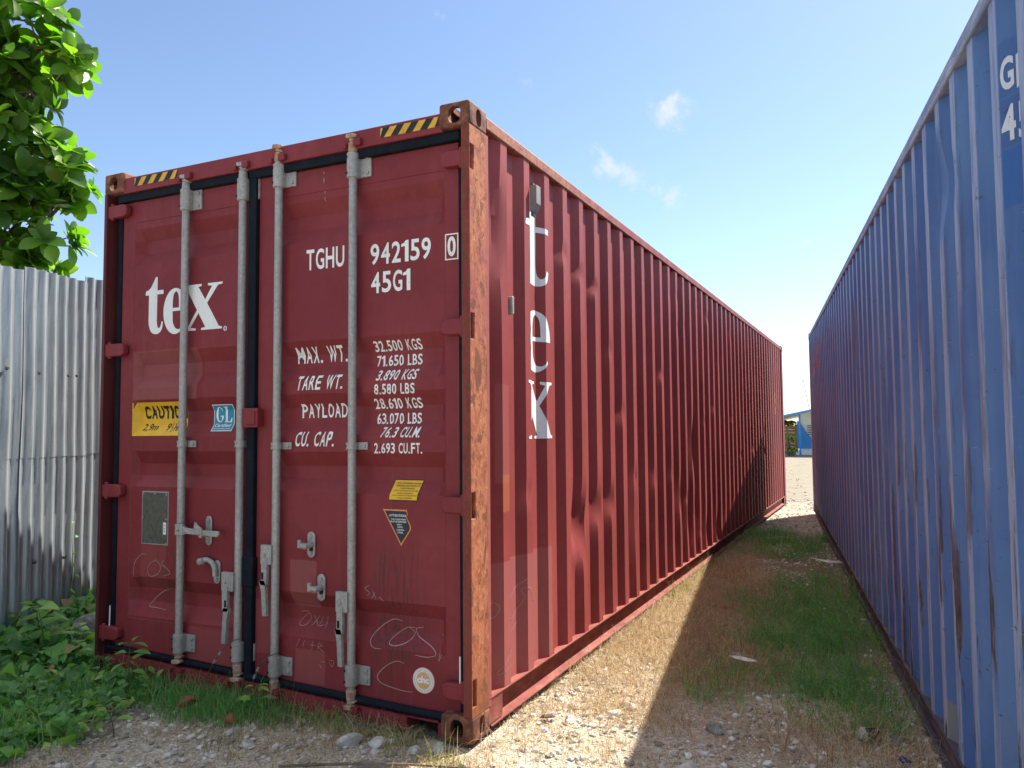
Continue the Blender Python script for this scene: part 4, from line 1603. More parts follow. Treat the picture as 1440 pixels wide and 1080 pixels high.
bare = lambda x, y: .25 + .75 * (vnoise(x * 1.3 + 40, y * 1.3) > -.08)
q1 = stones(16000, -2.2, 1.9, -1.3, 1.6, .0035, .022, bare)
q2 = stones(7000, -.2, 2.0, 1.4, 5.5, .004, .018, bare)
q3 = stones(6000, -.6, 1.5, 5.5, 13.5, .006, .022, bare)
q4 = stones(1500, -2.5, 6, 13, 30, .012, .035)
gs = stone_mesh('gravel', *[np.concatenate(z) for z in zip(q1, q2, q3, q4)])
gs['kind'] = 'stuff'

# grass: tapered blades with a bend
BLF = np.array([(0, 1, 3, 2), (2, 3, 5, 4), (4, 5, 7, 6)])


def blades(name, x, y, hgt, wid, mat, lean=.5, tint=None, zoff=0.0, flat=0.0):
    m = len(x)
    a = RNG.uniform(0, 2 * PI, m)
    side = np.stack([np.cos(a), np.sin(a), np.zeros(m)], 1)
    la = RNG.uniform(0, 2 * PI, m)
    ln = np.abs(RNG.normal(lean, lean * .5, m))
    ld = np.stack([np.cos(la), np.sin(la), np.zeros(m)], 1)
    base = np.stack([x, y, ground_z(x, y) - .004 + zoff], 1)
    up = np.array([0, 0, 1.])
    tw = RNG.normal(0, .5, m)
    l2 = np.stack([np.cos(la + tw), np.sin(la + tw), np.zeros(m)], 1)
    k = (1 - flat)
    p1 = base + up * (hgt * .42 * k)[:, None] + ld * (hgt * ln * .16)[:, None]
    p2 = base + up * (hgt * np.clip(.80 - ln * .18, .1, 1) * k)[:, None] + ld * (hgt * ln * .45)[:, None]
    p3 = base + up * (hgt * np.clip(1.05 - ln * .55, .05, 1) * k)[:, None] + ld * (hgt * ln * .45)[:, None] + l2 * (hgt * ln * .5)[:, None]
    w = wid[:, None]
    V = np.stack([base - side * w, base + side * w, p1 - side * w * .9, p1 + side * w * .9, p2 - side * w * .6, p2 + side * w * .6, p3 - side * w * .1, p3 + side * w * .1], 1)
    f = (BLF[None] + (np.arange(m) * 8)[:, None, None]).reshape(-1, 4)
    return fast_mesh(name, V.reshape(-1, 3), f, mat, np.repeat(RNG.random(m) if tint is None else tint, 8))


M['straw'] = tinted('dry_straw', [(0, (.26, .155, .09)), (.4, (.48, .35, .20)), (.75, (.64, .52, .32)), (1, (.74, .66, .46))], .8, .38, .2, (1.1, 1.0, .85))
M['grass'] = tinted('green_blades', [(0, (.07, .22, .08)), (.5, (.12, .34, .11)), (.85, (.20, .40, .11)), (1, (.42, .42, .18))], .65, .42, .3)
M['lime_grass'] = tinted('yellow_green_blades', [(0, (.10, .15, .03)), (.5, (.20, .24, .05)), (1, (.36, .33, .12))], .65, .3, .3)


def grow(name, parts, mat, lean=.5):
    xs, ys, hs, ws = [], [], [], []
    for n_, x0, x1, y0, y1, h0, h1, w0, w1, dens in parts:
        x, y = rand_region(n_, x0, x1, y0, y1, dens)
        m = len(x)
        xs.append(x)
        ys.append(y)
        hs.append(RNG.uniform(h0, h1, m) * RNG.uniform(.6, 1.1, m))
        ws.append(RNG.uniform(w0, w1, m))
    o = blades(name, np.concatenate(xs), np.concatenate(ys), np.concatenate(hs), np.concatenate(ws), mat, lean)
    o['kind'] = 'stuff'
    return o


def blob(cx, cy, rx, ry, rough=.8, f=2.5):
    return lambda x, y: np.clip(1.35 - np.sqrt(((x - cx) / rx) ** 2 + ((y - cy) / ry) ** 2) + rough * vnoise(x * f + cx * 7, y * f), 0, 1)


gmix = lambda *fs: (lambda x, y: np.clip(sum(f(x, y) for f in fs), 0, 1))
clump = lambda x, y: np.clip(2.2 * (vnoise(x * 3.1 + 11, y * 3.1) + .12) + .9 * vnoise(x * 9, y * 9), 0.02, 1)
# dense green strip beside the blue container, thinner towards the viewer
green_d = gmix(blob(1.16, 3.1, .42, 1.45, 1.3), blob(.62, 7.0, .55, 1.05, 1.1), blob(1.38, 1.7, .28, .7, .6), blob(.25, 7.4, .3, .9))
tuft = lambda x, y: green_d(x, y) * np.clip(.30 + 2.6 * vnoise(x * 5.5 + 2, y * 5.5) + 1.2 * vnoise(x * 14, y * 14), .10, 1)
grow('green_grass', [(1800, .3, 1.95, .9, 8.5, .22, .40, .0013, .0024, tuft), (75000, .0, 2.0, 1.0, 9.0, .07, .22, .0013, .0024, tuft), (9000, .4, 2.0, 1.0, 6.5, .14, .27, .0012, .0022, green_d)], M['grass'], 1.15)
# door foot, left
grow('door_grass', [(7500, -2.1, -.95, -.45, .10, .07, .22, .0011, .0022, blob(-1.45, -.10, .42, .18, .6)), (1500, -1.1, -.1, -.3, .10, .04, .16, .0012, .002, blob(-.7, -.02, .6, .1, .9))], M['grass'], .6)
straw_d = gmix(blob(.42, 2.8, .42, 2.3), blob(.10, 4.4, .32, 2.4), blob(.75, 1.9, .35, .6))
grow('dry_grass', [(75000, -.2, 1.3, .6, 7.5, .05, .13, .0009, .0017, straw_d), (7000, -.1, 1.9, -.6, 2.4, .03, .09, .0008, .0015, clump), (7000, -.05, .55, .1, 3.5, .03, .09, .0008, .0015, clump),
                   (8000, -2.2, .3, -1.0, .12, .03, .11, .0008, .0016, clump), (3500, -1.5, .05, -.25, .14, .05, .17, .0010, .0018, blob(-.55, .0, .8, .12, .8)),
                   (3000, 1.0, 2.0, .4, 1.6, .06, .2, .0012, .002, blob(1.45, 1.0, .35, .35, .8)), (2200, -.03, .12, .45, 9, .03, .10, .001, .0018, None), (900, 1.2, 2.0, .0, 8.0, .06, .2, .001, .0018, lambda x, y: (x > blue_x(y) - .2) * (vnoise(x * 3, y * 4) > 0) * 1.0)], M['straw'], 1.2)
# straw lying flat on the stones
x, y = rand_region(21000, -2.2, 1.9, -1.2, 6.0, lambda x, y: np.clip(.35 + 1.4 * vnoise(x * 2.2, y * 2.2 + 9), .05, 1))
m = len(x)
o = blades('straw_litter', x, y, RNG.uniform(.04, .15, m), RNG.uniform(.0008, .0016, m), M['straw'], .9, zoff=.010, flat=.85)
o['kind'] = 'stuff'
grow('yellow_grass', [(1500, .0, 1.0, -.2, 5.0, .05, .16, .0010, .0019, lambda x, y: (vnoise(x * 4 + 3, y * 4 + 60) > .27) * 1.0), (700, -.12, .25, -.30, -.02, .03, .07, .0010, .0019, blob(.0, -.19, .12, .06)),
                      (700, -1.1, .2, -.5, .05, .06, .19, .0010, .0018, lambda x, y: (vnoise(x * 4 + 13, y * 4 + 33) > .22) * 1.0), (500, .0, .14, 2.5, 7.5, .1, .24, .0012, .002, lambda x, y: (vnoise(x * 3, y * 3 + 5) > .05) * 1.0),
                      (1200, -.5, 2.0, 17.0, 22.0, .05, .15, .006, .010, blob(.5, 19.5, .9, 1.5))], M['lime_grass'], .6)

# ------------------------------------------------------------------ leaves
def leaf_shape(profile, fold=.18, droop=.22, n=6):
    """half-width profile along the midrib -> vertices (x across, y along, z up) and quads"""
    vs, fs = [], []
    for i in range(n + 1):
        t_ = i / n
        w = profile(t_)
        z = -droop * t_ * t_
        vs += [(-w, t_, z + fold * w), (0, t_, z), (w, t_, z + fold * w)]
    for i in range(n):
        a = 3 * i
        fs += [(a, a + 1, a + 4, a + 3), (a + 1, a + 2, a + 5, a + 4)]
    return np.array(vs, float), np.array(fs)


OBOV = leaf_shape(lambda t: .30 * (math.sin(PI * min(1, t ** 1.25 * .97 + .02)) ** .75) + .01, .25, .25, 7)
HEART = leaf_shape(lambda t: .006 + .47 * (math.sqrt(min(1, t / .2)) * .45 + .55 * min(1, .35 + t / .2 * .65)) * (max(0, (1 - t)) / .8) ** .72 * (1 if t > .2 else ((.8 / max(.8, 1 - t)) ** .72)), .20, .38, 10)
LANCE = leaf_shape(lambda t: .24 * math.sin(PI * min(1, .06 + .94 * t)) ** .9 + .004, .25, .3, 6)
M['tree_leaf'] = tinted('glossy_tree_leaf', [(0, (.040, .095, .018)), (.5, (.075, .165, .025)), (.88, (.11, .22, .035)), (1, (.20, .27, .04))], .36, .55, .5, (2.3, 2.7, .5))
M['vine_leaf'] = tinted('vine_leaf', [(0, (.07, .18, .06)), (.5, (.13, .33, .08)), (.85, (.20, .42, .09)), (.96, (.32, .48, .11)), (.97, (.34, .25, .10)), (1, (.30, .18, .08))], .5, .38, .4, (1.3, 1.5, .5))
M['stem'] = plain('green_stem', (.10, .14, .04), .7, .4)
M['bark'] = plain('grey_brown_bark', (.13, .10, .075), .9, .45, 30)


def leaves(name, shape, pos, d, up, size, mat, parent=None, tint=None):
    s, d, u = basis(d, up)
    o = scatter(name, shape[0], shape[1], pos, s, d, u, size, mat, RNG.random(len(pos)) if tint is None else tint, True)
    if parent is not None:
        o.parent = parent
        o.matrix_parent_inverse = parent.matrix_basis.inverted()
    return o


# ---- tree behind the fence: rosettes of big leaves at the branch tips
TB = Vector((-4.85, .55, 0))
tree = thing('broadleaf_tree', 'leafy tree with large glossy leaves rising behind the corrugated fence', 'tree', (TB.x, TB.y, ground_z(TB.x, TB.y)))
# crown masses: centre, radius
MASS = [((-4.35, .45, 4.55), .42), ((-4.05, .66, 4.32), .26), ((-3.88, .74, 4.22), .17), ((-4.45, .45, 4.10), .36), ((-4.25, .55, 3.78), .27), ((-4.05, .68, 3.62), .13), ((-4.55, .4, 3.55), .36),
        ((-4.22, .6, 3.36), .26), ((-3.93, .76, 3.36), .17), ((-3.83, .82, 3.24), .09), ((-4.3, .55, 3.02), .30), ((-4.02, .72, 2.86), .20), ((-4.5, .45, 2.75), .30), ((-4.12, .62, 3.98), .2), ((-4.38, .5, 3.2), .25), ((-4.2, .62, 2.62), .17), ((-4.9, .3, 4.0), .6), ((-5.1, .3, 3.2), .6),
        ((-5.0, .2, 4.8), .6), ((-4.55, .40, 4.95), .40), ((-4.2, .55, 4.75), .25), ((-5.6, .5, 3.8), .7)]
tk = MB()
top = Vector((-4.95, .45, 4.6))
tk.tube([TB + Vector((0, 0, -.1)), TB + Vector((.03, -.03, 1.2)), TB + Vector((-.05, .0, 2.4)), top], [.13, .11, .085, .03], 10)
tips, tdir, massr = [], [], []
for c, r in MASS:
    c = Vector(c)
    a = TB.lerp(top, min(.95, max(.25, (c.z - 1.1) / 4.2)))
    midp = a.lerp(c, .5) + Vector((0, 0, -.08))
    tk.tube([a, midp, c], [.035, .022, .010], 7)
    k = int(14 * (r / .3) ** 2) + 4
    for _ in range(k):
        v = Vector(RNG.normal(0, 1, 3)).normalized()
        rr = r * (.25 + .95 * RNG.random() ** .6)
        tp = c + v * rr * Vector((1, 1, .9)).length / 1.7
        tips.append(tp)
        tdir.append((v + Vector((.15, 0, .65))).normalized())
        if rr > .12:
            tk.tube([c, c.lerp(tp, .55) + Vector((0, 0, -.02)), tp], [.009, .007, .005], 5)
tko = tk.build('trunk', M['bark'], tree)
pos, dd, uu, ss = [], [], [], []
for tp, ax in zip(tips, tdir):
    nl = int(RNG.integers(8, 13))
    a = Vector(ax)
    e1 = a.orthogonal().normalized()
    e2 = a.cross(e1)
    ph0 = RNG.random() * 6.28
    for k in range(nl):
        an = ph0 + k * 2.4
        spread = .45 + 1.0 * (k / nl)
        d_ = (a * math.cos(spread) + (e1 * math.cos(an) + e2 * math.sin(an)) * math.sin(spread))
        d_ = (d_ + Vector(RNG.normal(0, .12, 3)) + Vector((0, 0, -.12))).normalized()
        pos.append(tp + a * .03 * (1 - k / nl))
        dd.append(d_)
        uu.append((a + Vector((0, 0, .35)) + Vector(RNG.normal(0, .15, 3))).normalized())
        ss.append(RNG.uniform(.09, .25) * (.7 + .3 * k / nl))
pos, dd, uu, ss = map(lambda q: np.array([tuple(z) if not np.isscalar(z) else z for z in q]), (pos, dd, uu, ss))
leaves('crown', OBOV, pos, dd, uu, ss, M['tree_leaf'], tree)

# ---- vines and weeds at the fence foot
def foliage(shape, x, y, zlo, zhi, size, flat=.55):
    m = len(x)
    h = RNG.uniform(0, 1, m) ** .8
    z = ground_z(x, y) + zlo + (zhi - zlo) * h
    a = RNG.uniform(0, 2 * PI, m)
    d = np.stack([np.cos(a), np.sin(a), RNG.normal(-.25, .3, m)], 1)
    d += np.array([.25, -.25, 0])
    up = np.stack([RNG.normal(.15, flat, m), RNG.normal(-.15, flat, m), np.ones(m)], 1)
    return np.stack([x, y, z], 1), d, up, size * RNG.uniform(.55, 1.15, m)


def vine_h(x, y):
    """how tall the tangle is"""
    f = np.clip((-x - 2.2) / .9, 0, 1)
    return .04 + .17 * f * np.clip(1.25 - np.abs(y - .25) / 1.3, .15, 1) + .05 * vnoise(x * 5, y * 5)


def vine_d(x, y):
    edge = -2.05 + .55 * np.clip((-y - .1) / .5, -1, 1) * -1
    lim = np.interp(y, [-1.2, -.9, -.6, -.3, 0, .3, 1.2], [-1.9, -1.75, -1.85, -1.95, -1.95, -2.42, -2.5])
    k = np.clip((lim + .12 + .35 * vnoise(x * 3 + 5, y * 3) - x) / .22, 0, 1)
    return k * np.clip((x + 3.95) / .1, 0, 1)


fx_ = lambda y: -3.165 - (y + .08) * .279 + .04           # the fence's face
P_, D_, U_, S_ = [], [], [], []
for n_, sz, hk, dens in ((2300, .090, 1.0, .9), (800, .135, 1.05, .8), (900, .05, .7, 1.0)):
    x, y = rand_region(n_, -3.6, -1.6, -1.25, 1.3, lambda x, y: vine_d(x, y) * dens)
    k = x > fx_(y)
    x, y = x[k], y[k]
    vh = vine_h(x, y)
    p_, d_, u_, s_ = foliage(HEART, x, y, .02, .05, sz)
    p_[:, 2] += vh * RNG.uniform(.1, 1, len(x)) * hk
    P_.append(p_), D_.append(d_), U_.append(u_), S_.append(s_)
vc = leaves('vine_cover', HEART, *[np.concatenate(q) for q in (P_, D_, U_, S_)], M['vine_leaf'])
vc['kind'] = 'stuff'
x, y = rand_region(3200, -3.5, -1.2, -1.3, .6, lambda x, y: np.clip(vine_d(x - .12, y) * (.25 + 1.6 * (vnoise(x * 2.6 + 21, y * 2.6) > .02)), 0, 1))
k = x > fx_(y)
x, y = x[k], y[k]
p_, d_, u_, s_ = foliage(LANCE, x, y, .02, .10, .055)
p_[:, 2] += vine_h(x, y) * RNG.uniform(.3, 1.15, len(x))
wc = leaves('weed_cover', LANCE, p_, d_, u_, s_, M['vine_leaf'])
wc['kind'] = 'stuff'
grow('vine_grass', [(4200, -3.3, -1.7, -1.2, .3, .08, .26, .0014, .0026, vine_d)], M['grass'], .6)


def weed(name, label, x, y, hgt, pairs, size, shape, lean=(0, 0), tint=(.5, 1.0), group='upright weeds by the doors'):
    """an upright weed: stem with opposite leaf pairs"""
    z = float(ground_z(x, y))
    w = thing(name, label, 'weed', (x, y, z), group)
    st = MB()
    pts = [Vector((x + lean[0] * t_ * t_, y + lean[1] * t_ * t_, z - .01 + hgt * t_)) for t_ in np.linspace(0, 1, 7)]
    st.tube(pts, [.004 - .0026 * t_ for t_ in np.linspace(0, 1, 7)], 6)
    po, di, up, sz = [], [], [], []
    for k in range(pairs):
        t_ = .35 + .65 * (k + 1) / pairs
        b = Vector((x + lean[0] * t_ * t_, y + lean[1] * t_ * t_, z + hgt * t_))
        a0 = k * 1.57 + RNG.random() * .6
        for s_ in range(2 if k < pairs - 1 else 4):
            a = a0 + s_ * (PI if k < pairs - 1 else PI / 2)
            d_ = Vector((math.cos(a), math.sin(a), RNG.uniform(.0, .5)))
            e_ = b + d_ * .025
            st.tube([b, e_], .0014, 5)
            po.append(e_)
            di.append(d_)
            up.append(Vector((0, 0, 1)) + Vector(RNG.normal(0, .2, 3)))
            sz.append(size * RNG.uniform(.7, 1.1) * (1 - .25 * (k == pairs - 1)))
    st.build('stem', M['stem'], w)
    leaves('foliage', shape, np.array([tuple(q) for q in po]), np.array([tuple(q) for q in di]), np.array([tuple(q) for q in up]), np.array(sz), M['vine_leaf'], w, RNG.uniform(*tint, len(po)))
    return w


weed('broadleaf_weed', 'upright weed with pointed bright leaves in front of the leftmost lock rod', -1.98, -.14, .30, 4, .10, LANCE, (.03, -.02), (.6, .95))
weed('broadleaf_weed', 'pale green heart-leaved weed at the bottom left below the corrugated fence', -2.78, -.05, .36, 4, .13, HEART, (-.02, -.04), (.7, 1.0))
weed('broadleaf_weed', 'small leafy weed growing at the foot of the second lock rod from the right', -1.15, -.10, .17, 3, .075, LANCE, (.03, -.02), (.6, 1.0))
weed('broadleaf_weed', 'light green weed standing just left of the lowest left door hinge', -2.52, -.06, .30, 4, .09, HEART, (.05, -.02), (.7, 1.0))
weed('broadleaf_weed', 'low weed sprig at the gravel edge of the vines, nearest the viewer', -1.60, -.52, .14, 3, .08, LANCE, (-.02, -.02), (.5, .9))
# climbing stem on the sheet metal
cv = thing('climbing_vine', 'thin yellow-green vine climbing the corrugated fence', 'vine', (-3.32, .45, 0.0))
st = MB()
pts = []
for i in range(15):
    t_ = i / 14
    yy = .40 + .10 * t_ + .03 * math.sin(5 * t_)
    pts.append(Vector((-3.165 - (yy + .08) * .279 + .035, yy, .2 + .62 * t_)))
st.tube(pts, [.004 - .0028 * i / 14 for i in range(15)], 5)
st.build('stem', M['stem'], cv)
pp = [p + Vector((.01, RNG.normal(0, .02), RNG.normal(0, .012))) for p in pts[1::2]]
leaves('foliage', HEART, np.array([tuple(p) for p in pp]), np.array([(RNG.uniform(.2, 1), RNG.normal(0, 1.0), RNG.normal(-.4, .4)) for p in pp]), np.array([(RNG.normal(.6, .4), RNG.normal(-.3, .4), .6) for p in pp]), np.array([.05 - .005 * i for i in range(len(pp))]), M['vine_leaf'], cv, RNG.uniform(.4, .9, len(pp)))

# ------------------------------------------------------------------ CORRUGATED FENCE
fd = Vector((-.269, .963, 0)).normalized()
fn_ = Vector((fd.y, -fd.x, 0))
F0 = Vector((-3.165, -.08, 0))


def zinc_fn(t, p):
    o = t.obj()
    n = t.noise(o, 34, 4, .65)
    st = t.noise(t.scale(o, (14, 14, .8)), 2.5, 5, .65)
    col = t.ramp(st, [(.3, (.22, .265, .295)), (.5, (.36, .41, .44)), (.75, (.50, .55, .57))])
    col = t.mix(t.m('MULTIPLY', t.step(n, .55, .8), .4), col, (.17, .18, .19))
    col = t.mix(t.m('MULTIPLY', t.step(t.noise(o, 14, 6, .75), .67, .73), .5), col, (.50, .50, .48))
    rs_ = t.m('MULTIPLY', t.step(t.noise(t.scale(o, (6, 6, .9)), 2.2, 6, .72), .60, .72), .35)
    col = t.mix(rs_, col, (.22, .15, .10))
    t.put(p.inputs['Roughness'], t.m('ADD', .27, t.m('MULTIPLY', n, .25)))
    return col


M['zinc'] = material('weathered_zinc_sheet', zinc_fn, .45, .55, .5)
fence = thing('corrugated_fence', 'weathered galvanised corrugated metal fence left of the red container', 'fence', F0)


def sheet(s0, s1, z0, z1, off_, tilt=0.0, wob=0.0):
    n_ = int((s1 - s0) / .0115)
    rows = 6
    vs = []
    for j in range(rows + 1):
        z = z0 + (z1 - z0) * j / rows
        for i in range(n_ + 1):
            s_ = s0 + (s1 - s0) * i / n_
            d_ = off_ + 0.0155 * math.sin(2 * PI * (s_ + tilt * z) / .092) + wob * float(vnoise(np.array(s_ * 1.4 + 3), np.array(z * 1.8)))
            zz = z + (.012 * float(vnoise(np.array(s_ * 4.), np.array(z0 * 9.))) if j in (0, rows) else 0)
            q = F0 + fd * s_ + fn_ * d_
            vs.append((q.x, q.y, zz))
    fs = [(j * (n_ + 1) + i, j * (n_ + 1) + i + 1, (j + 1) * (n_ + 1) + i + 1, (j + 1) * (n_ + 1) + i) for j in range(rows) for i in range(n_)]
    o = MB().add(vs, fs).build('sheet', M['zinc'], fence, smooth=60, normals=False)
    so_ = o.modifiers.new('gauge', 'SOLIDIFY')
    so_.thickness = .0016
    so_.use_rim = False
    return o


sgrid = [-2.0, -1.28, -.55, .10, .66, 1.42, 2.2, 3.0, 3.8, 4.6]
for i, (a, b) in enumerate(zip(sgrid, sgrid[1:])):
    hi = (2.35, 2.39, 2.405, 2.435, 2.475, 2.44, 2.46, 2.42, 2.45)[i]
    sheet(a, b + .05, .02, 1.265, .004 * (i % 2), .012, .012)
    sheet(a, b + .05, 1.225 + (.012 if i == 4 else 0), hi, .0022 + .004 * (i % 2), .012, .012)
M['timber'] = plain('weathered_timber', (.16, .115, .075), .9, .5, 24)
for s_ in (-1.7, .55, 2.6, 4.5):
    q = F0 + fd * s_ - fn_ * .065
    MB().box(-.04, .04, -.04, .04, -.2, 2.3, M=Matrix.Translation((q.x, q.y, 0))).build('post', M['timber'], fence, bevel=.004)
for z in (.55, 1.75):
    R4 = Matrix(((fd.x, fn_.x, 0, F0.x), (fd.y, fn_.y, 0, F0.y), (0, 0, 1, 0), (0, 0, 0, 1)))
    MB().box(-2.0, 4.6, -.055, -.017, z - .03, z + .03, M=R4).build('rail', M['timber'], fence)
for s_, z in ((-.02, 1.78), (.24, 1.77), (.50, 1.77), (.58, 1.775), (.24, .57), (.5, .56)):
    q = F0 + fd * s_ + fn_ * .012
    MB().tube([q + Vector((0, 0, z)), q + fn_ * .014 + Vector((0, 0, z))], [.012, .009], 8).build('nail', M['steel'], fence)

# ------------------------------------------------------------------ loose things on the ground
def lump(name, label, cat, x, y, r, mat, sq=(1, 1, .6), seed=1, lift=.2, sub=2, rough=.16, rz=0.0):
    bm = bmesh.new()
    bmesh.ops.create_icosphere(bm, subdivisions=sub, radius=1)
    rs = np.random.default_rng(seed)
    ax = rs.normal(0, 1, (16, 3))
    ax /= np.linalg.norm(ax, axis=1)[:, None]
    cut = rs.uniform(.55, .88, 16)
    for v in bm.verts:
        p = Vector(v.co)
        for a, c_ in zip(ax, cut):                        # knock flats off, as broken stone has
            k = p.dot(Vector(a)) - c_
            if k > 0:
                p -= Vector(a) * k
        p *= 1 + rs.normal(0, rough * .22)
        v.co = (p.x * r * sq[0], p.y * r * sq[1], p.z * r * sq[2])
    bmesh.ops.rotate(bm, verts=bm.verts, cent=(0, 0, 0), matrix=Matrix.Rotation(rz, 3, 'Z'))
    me = bpy.data.meshes.new(name)
    bm.to_mesh(me)
    bm.free()
    o = finish(name, me, mat, None, smooth=14)
    o.location = (x, y, float(ground_z(x, y)) + r * sq[2] * lift)
    return tag(o, label, cat)


def rock_mat(name, a, b):
    def fn(t, p):
        o = t.obj()
        n = t.noise(o, 14, 6, .7)
        t.put(p.inputs['Normal'], t.bump(t.noise(o, 40, 6, .7), .5, .006))
        return t.mix(t.step(n, .35, .68), a, b)
    return material(name, fn, .9, 0, .2)


M['rock_grey'] = rock_mat('grey_rock', (.13, .125, .11), (.34, .33, .30))
M['rock_white'] = rock_mat('pale_limestone', (.34, .32, .28), (.60, .58, .54))
lump('boulder', 'large grey rock leaning at the lower left corner of the red container', 'rock', -2.86, .32, .27, M['rock_grey'], (.8, .7, .85), 3, .35, 3)
ROCKS = [('pale stone in the sunlit straw, the upper of two close together', .44, .85, .050, 'rock_white', 5, (1.1, .7, .55)), ('pale stone in the sunlit straw, the lower of two close together', .40, .735, .052, 'rock_white', 6, (1.3, .7, .5)),
         ('round grey stone in the container shadow on the bare gravel', .89, .80, .050, 'rock_grey', 7, (1, .8, .7)), ('jagged white and dark stone at the bottom edge of the picture in the shadow', .86, .30, .085, 'rock_white', 8, (1.2, .7, .5)),
         ('white stone at the near end of the green grass', 1.53, 1.10, .062, 'rock_white', 9, (1, .7, .8)), ('brown grey stone right of the white one in the green grass', 1.66, 1.12, .06, 'rock_grey', 10, (1, .8, .8)),
         ('broad white lump of limestone before the right door, left of two', -.54, -.16, .075, 'rock_white', 11, (1.2, .8, .55)), ('smaller white lump of limestone before the right door, right of two', -.40, -.13, .055, 'rock_white', 12, (1.1, .8, .6)),
         ('flat tilted grey slab near the bottom edge below the right door', -.30, -.38, .10, 'rock_grey', 13, (1.3, .6, .35)), ('white rubble stone leaning on the rusty corner casting', -.13, -.07, .045, 'rock_white', 14, (1, .8, .9)),
         ('white rubble stone in front of the corner casting hole, low', -.21, -.13, .038, 'rock_white', 15, (1.1, .8, .8)), ('white stone on the shaded gravel left of the limestone lumps', -.95, -.35, .045, 'rock_white', 16, (1, .8, .6)),
         ('small white stone at the edge of the vines', -1.42, -.38, .030, 'rock_white', 17, (1, .8, .7)), ('white stone in the grass at the door foot', -1.12, -.27, .045, 'rock_white', 18, (1.1, .8, .6)),
         ('pale flat stone half buried in the shaded straw', .80, 2.05, .06, 'rock_white', 19, (1.2, .7, .3))]
for i, (lb, x, y, r, mt, sd_, sq) in enumerate(ROCKS):
    lump('stone', lb, 'stone', x, y, r, M[mt], sq, sd_, .22, 3, .10, i * 1.3)['group'] = 'loose stones on the gravel'


def sheetlet(name, label, cat, x, y, pts, mat, lift=.02, curl=.4, rz=0.0):
    """a bent scrap: outline in metres, curled and with thickness"""
    vs, fs = [], []
    n_ = len(pts)
    for p in pts + [(0, 0)]:
        vs.append((p[0], p[1], lift + curl * (p[0] ** 2 - .4 * p[1] * p[0]) + .3 * curl * abs(p[1])))
    fs = [(i, (i + 1) % n_, n_) for i in range(n_)]
    o = MB().add(vs, fs).build(name, mat, None, smooth=60)
    o.location = (x, y, float(ground_z(x, y)))
    o.rotation_euler = (RNG.uniform(-.15, .15), RNG.uniform(-.15, .15), rz)
    s_ = o.modifiers.new('gauge', 'SOLIDIFY')
    s_.thickness = .0012
    return tag(o, label, cat, 'plastic scraps on the ground' if cat == 'litter' else 'dead leaves on the ground')


M['plastic_white'] = plain('dirty_white_plastic', (.66, .64, .60), .5, .35, 22)
M['plastic_blue'] = plain('blue_plastic', (.02, .06, .28), .4, .3, 22)
M['plastic_black'] = plain('black_plastic', (.012, .012, .013), .4, .3, 22)
M['dead_leaf'] = plain('dead_brown_leaf', (.22, .085, .035), .8, .5, 26)
sheetlet('plastic_scrap', 'white torn plastic scrap lying on the brown straw', 'litter', .88, 1.74, [(-.10, -.005), (-.04, .03), (.05, .025), (.11, -.01), (.05, -.025), (-.05, -.02)], M['plastic_white'], .075, 1.2, -.5)
sheetlet('plastic_scrap', 'long white plastic strip lying across the green grass far down the gap', 'litter', 1.09, 5.30, [(-.16, -.02), (-.05, .03), (.15, .03), (.17, -.01), (.02, -.03)], M['plastic_white'], .10, .8, -.2)
sheetlet('plastic_scrap', 'small blue plastic fragment on the gravel beside the blue container', 'litter', 1.69, .83, [(-.03, -.02), (0, .025), (.035, .01), (.03, -.02)], M['plastic_blue'], .025, 3, .3)
sheetlet('plastic_scrap', 'black plastic scrap beside the white stone in the grass', 'litter', 1.58, 1.05, [(-.04, -.02), (-.01, .035), (.04, .025), (.035, -.02)], M['plastic_black'], .03, 4, .8)
M['rust_dark'] = plain('dark_dead_leaf', (.06, .03, .02), .8, .5, 26)
LF = [(-.09, 0), (-.04, .045), (.03, .05), (.09, .0), (.03, -.05), (-.04, -.045)]
sheetlet('fallen_leaf', 'curled orange-brown dead leaf on the grass below the left door', 'dead leaf', -1.47, -.20, [(p[0] * .6, p[1] * .6) for p in LF], M['dead_leaf'], .06, 5, .9)
sheetlet('fallen_leaf', 'dark brown dead leaf on the gravel right of the orange one', 'dead leaf', -1.17, -.25, [(p[0] * .5, p[1] * .5) for p in LF], M['dead_leaf'], .03, 6, -.3)
sheetlet('fallen_leaf', 'dark crumpled dead leaf on the sunlit gravel beside the red container', 'dead leaf', .16, .47, [(p[0] * .45, p[1] * .35) for p in LF], M['rust_dark'], .012, 2.5, .4)
tw = MB().tube([(-.62, -.52, .025), (-.35, -.44, .05), (-.12, -.33, .045), (.12, -.22, .028)], [.006, .006, .005, .003], 6).build('fallen_twig', M['timber'])
tag(tw, 'thin dry twig lying on the gravel before the right door', 'twig')
tw.location.z = float(ground_z(-.3, -.4))

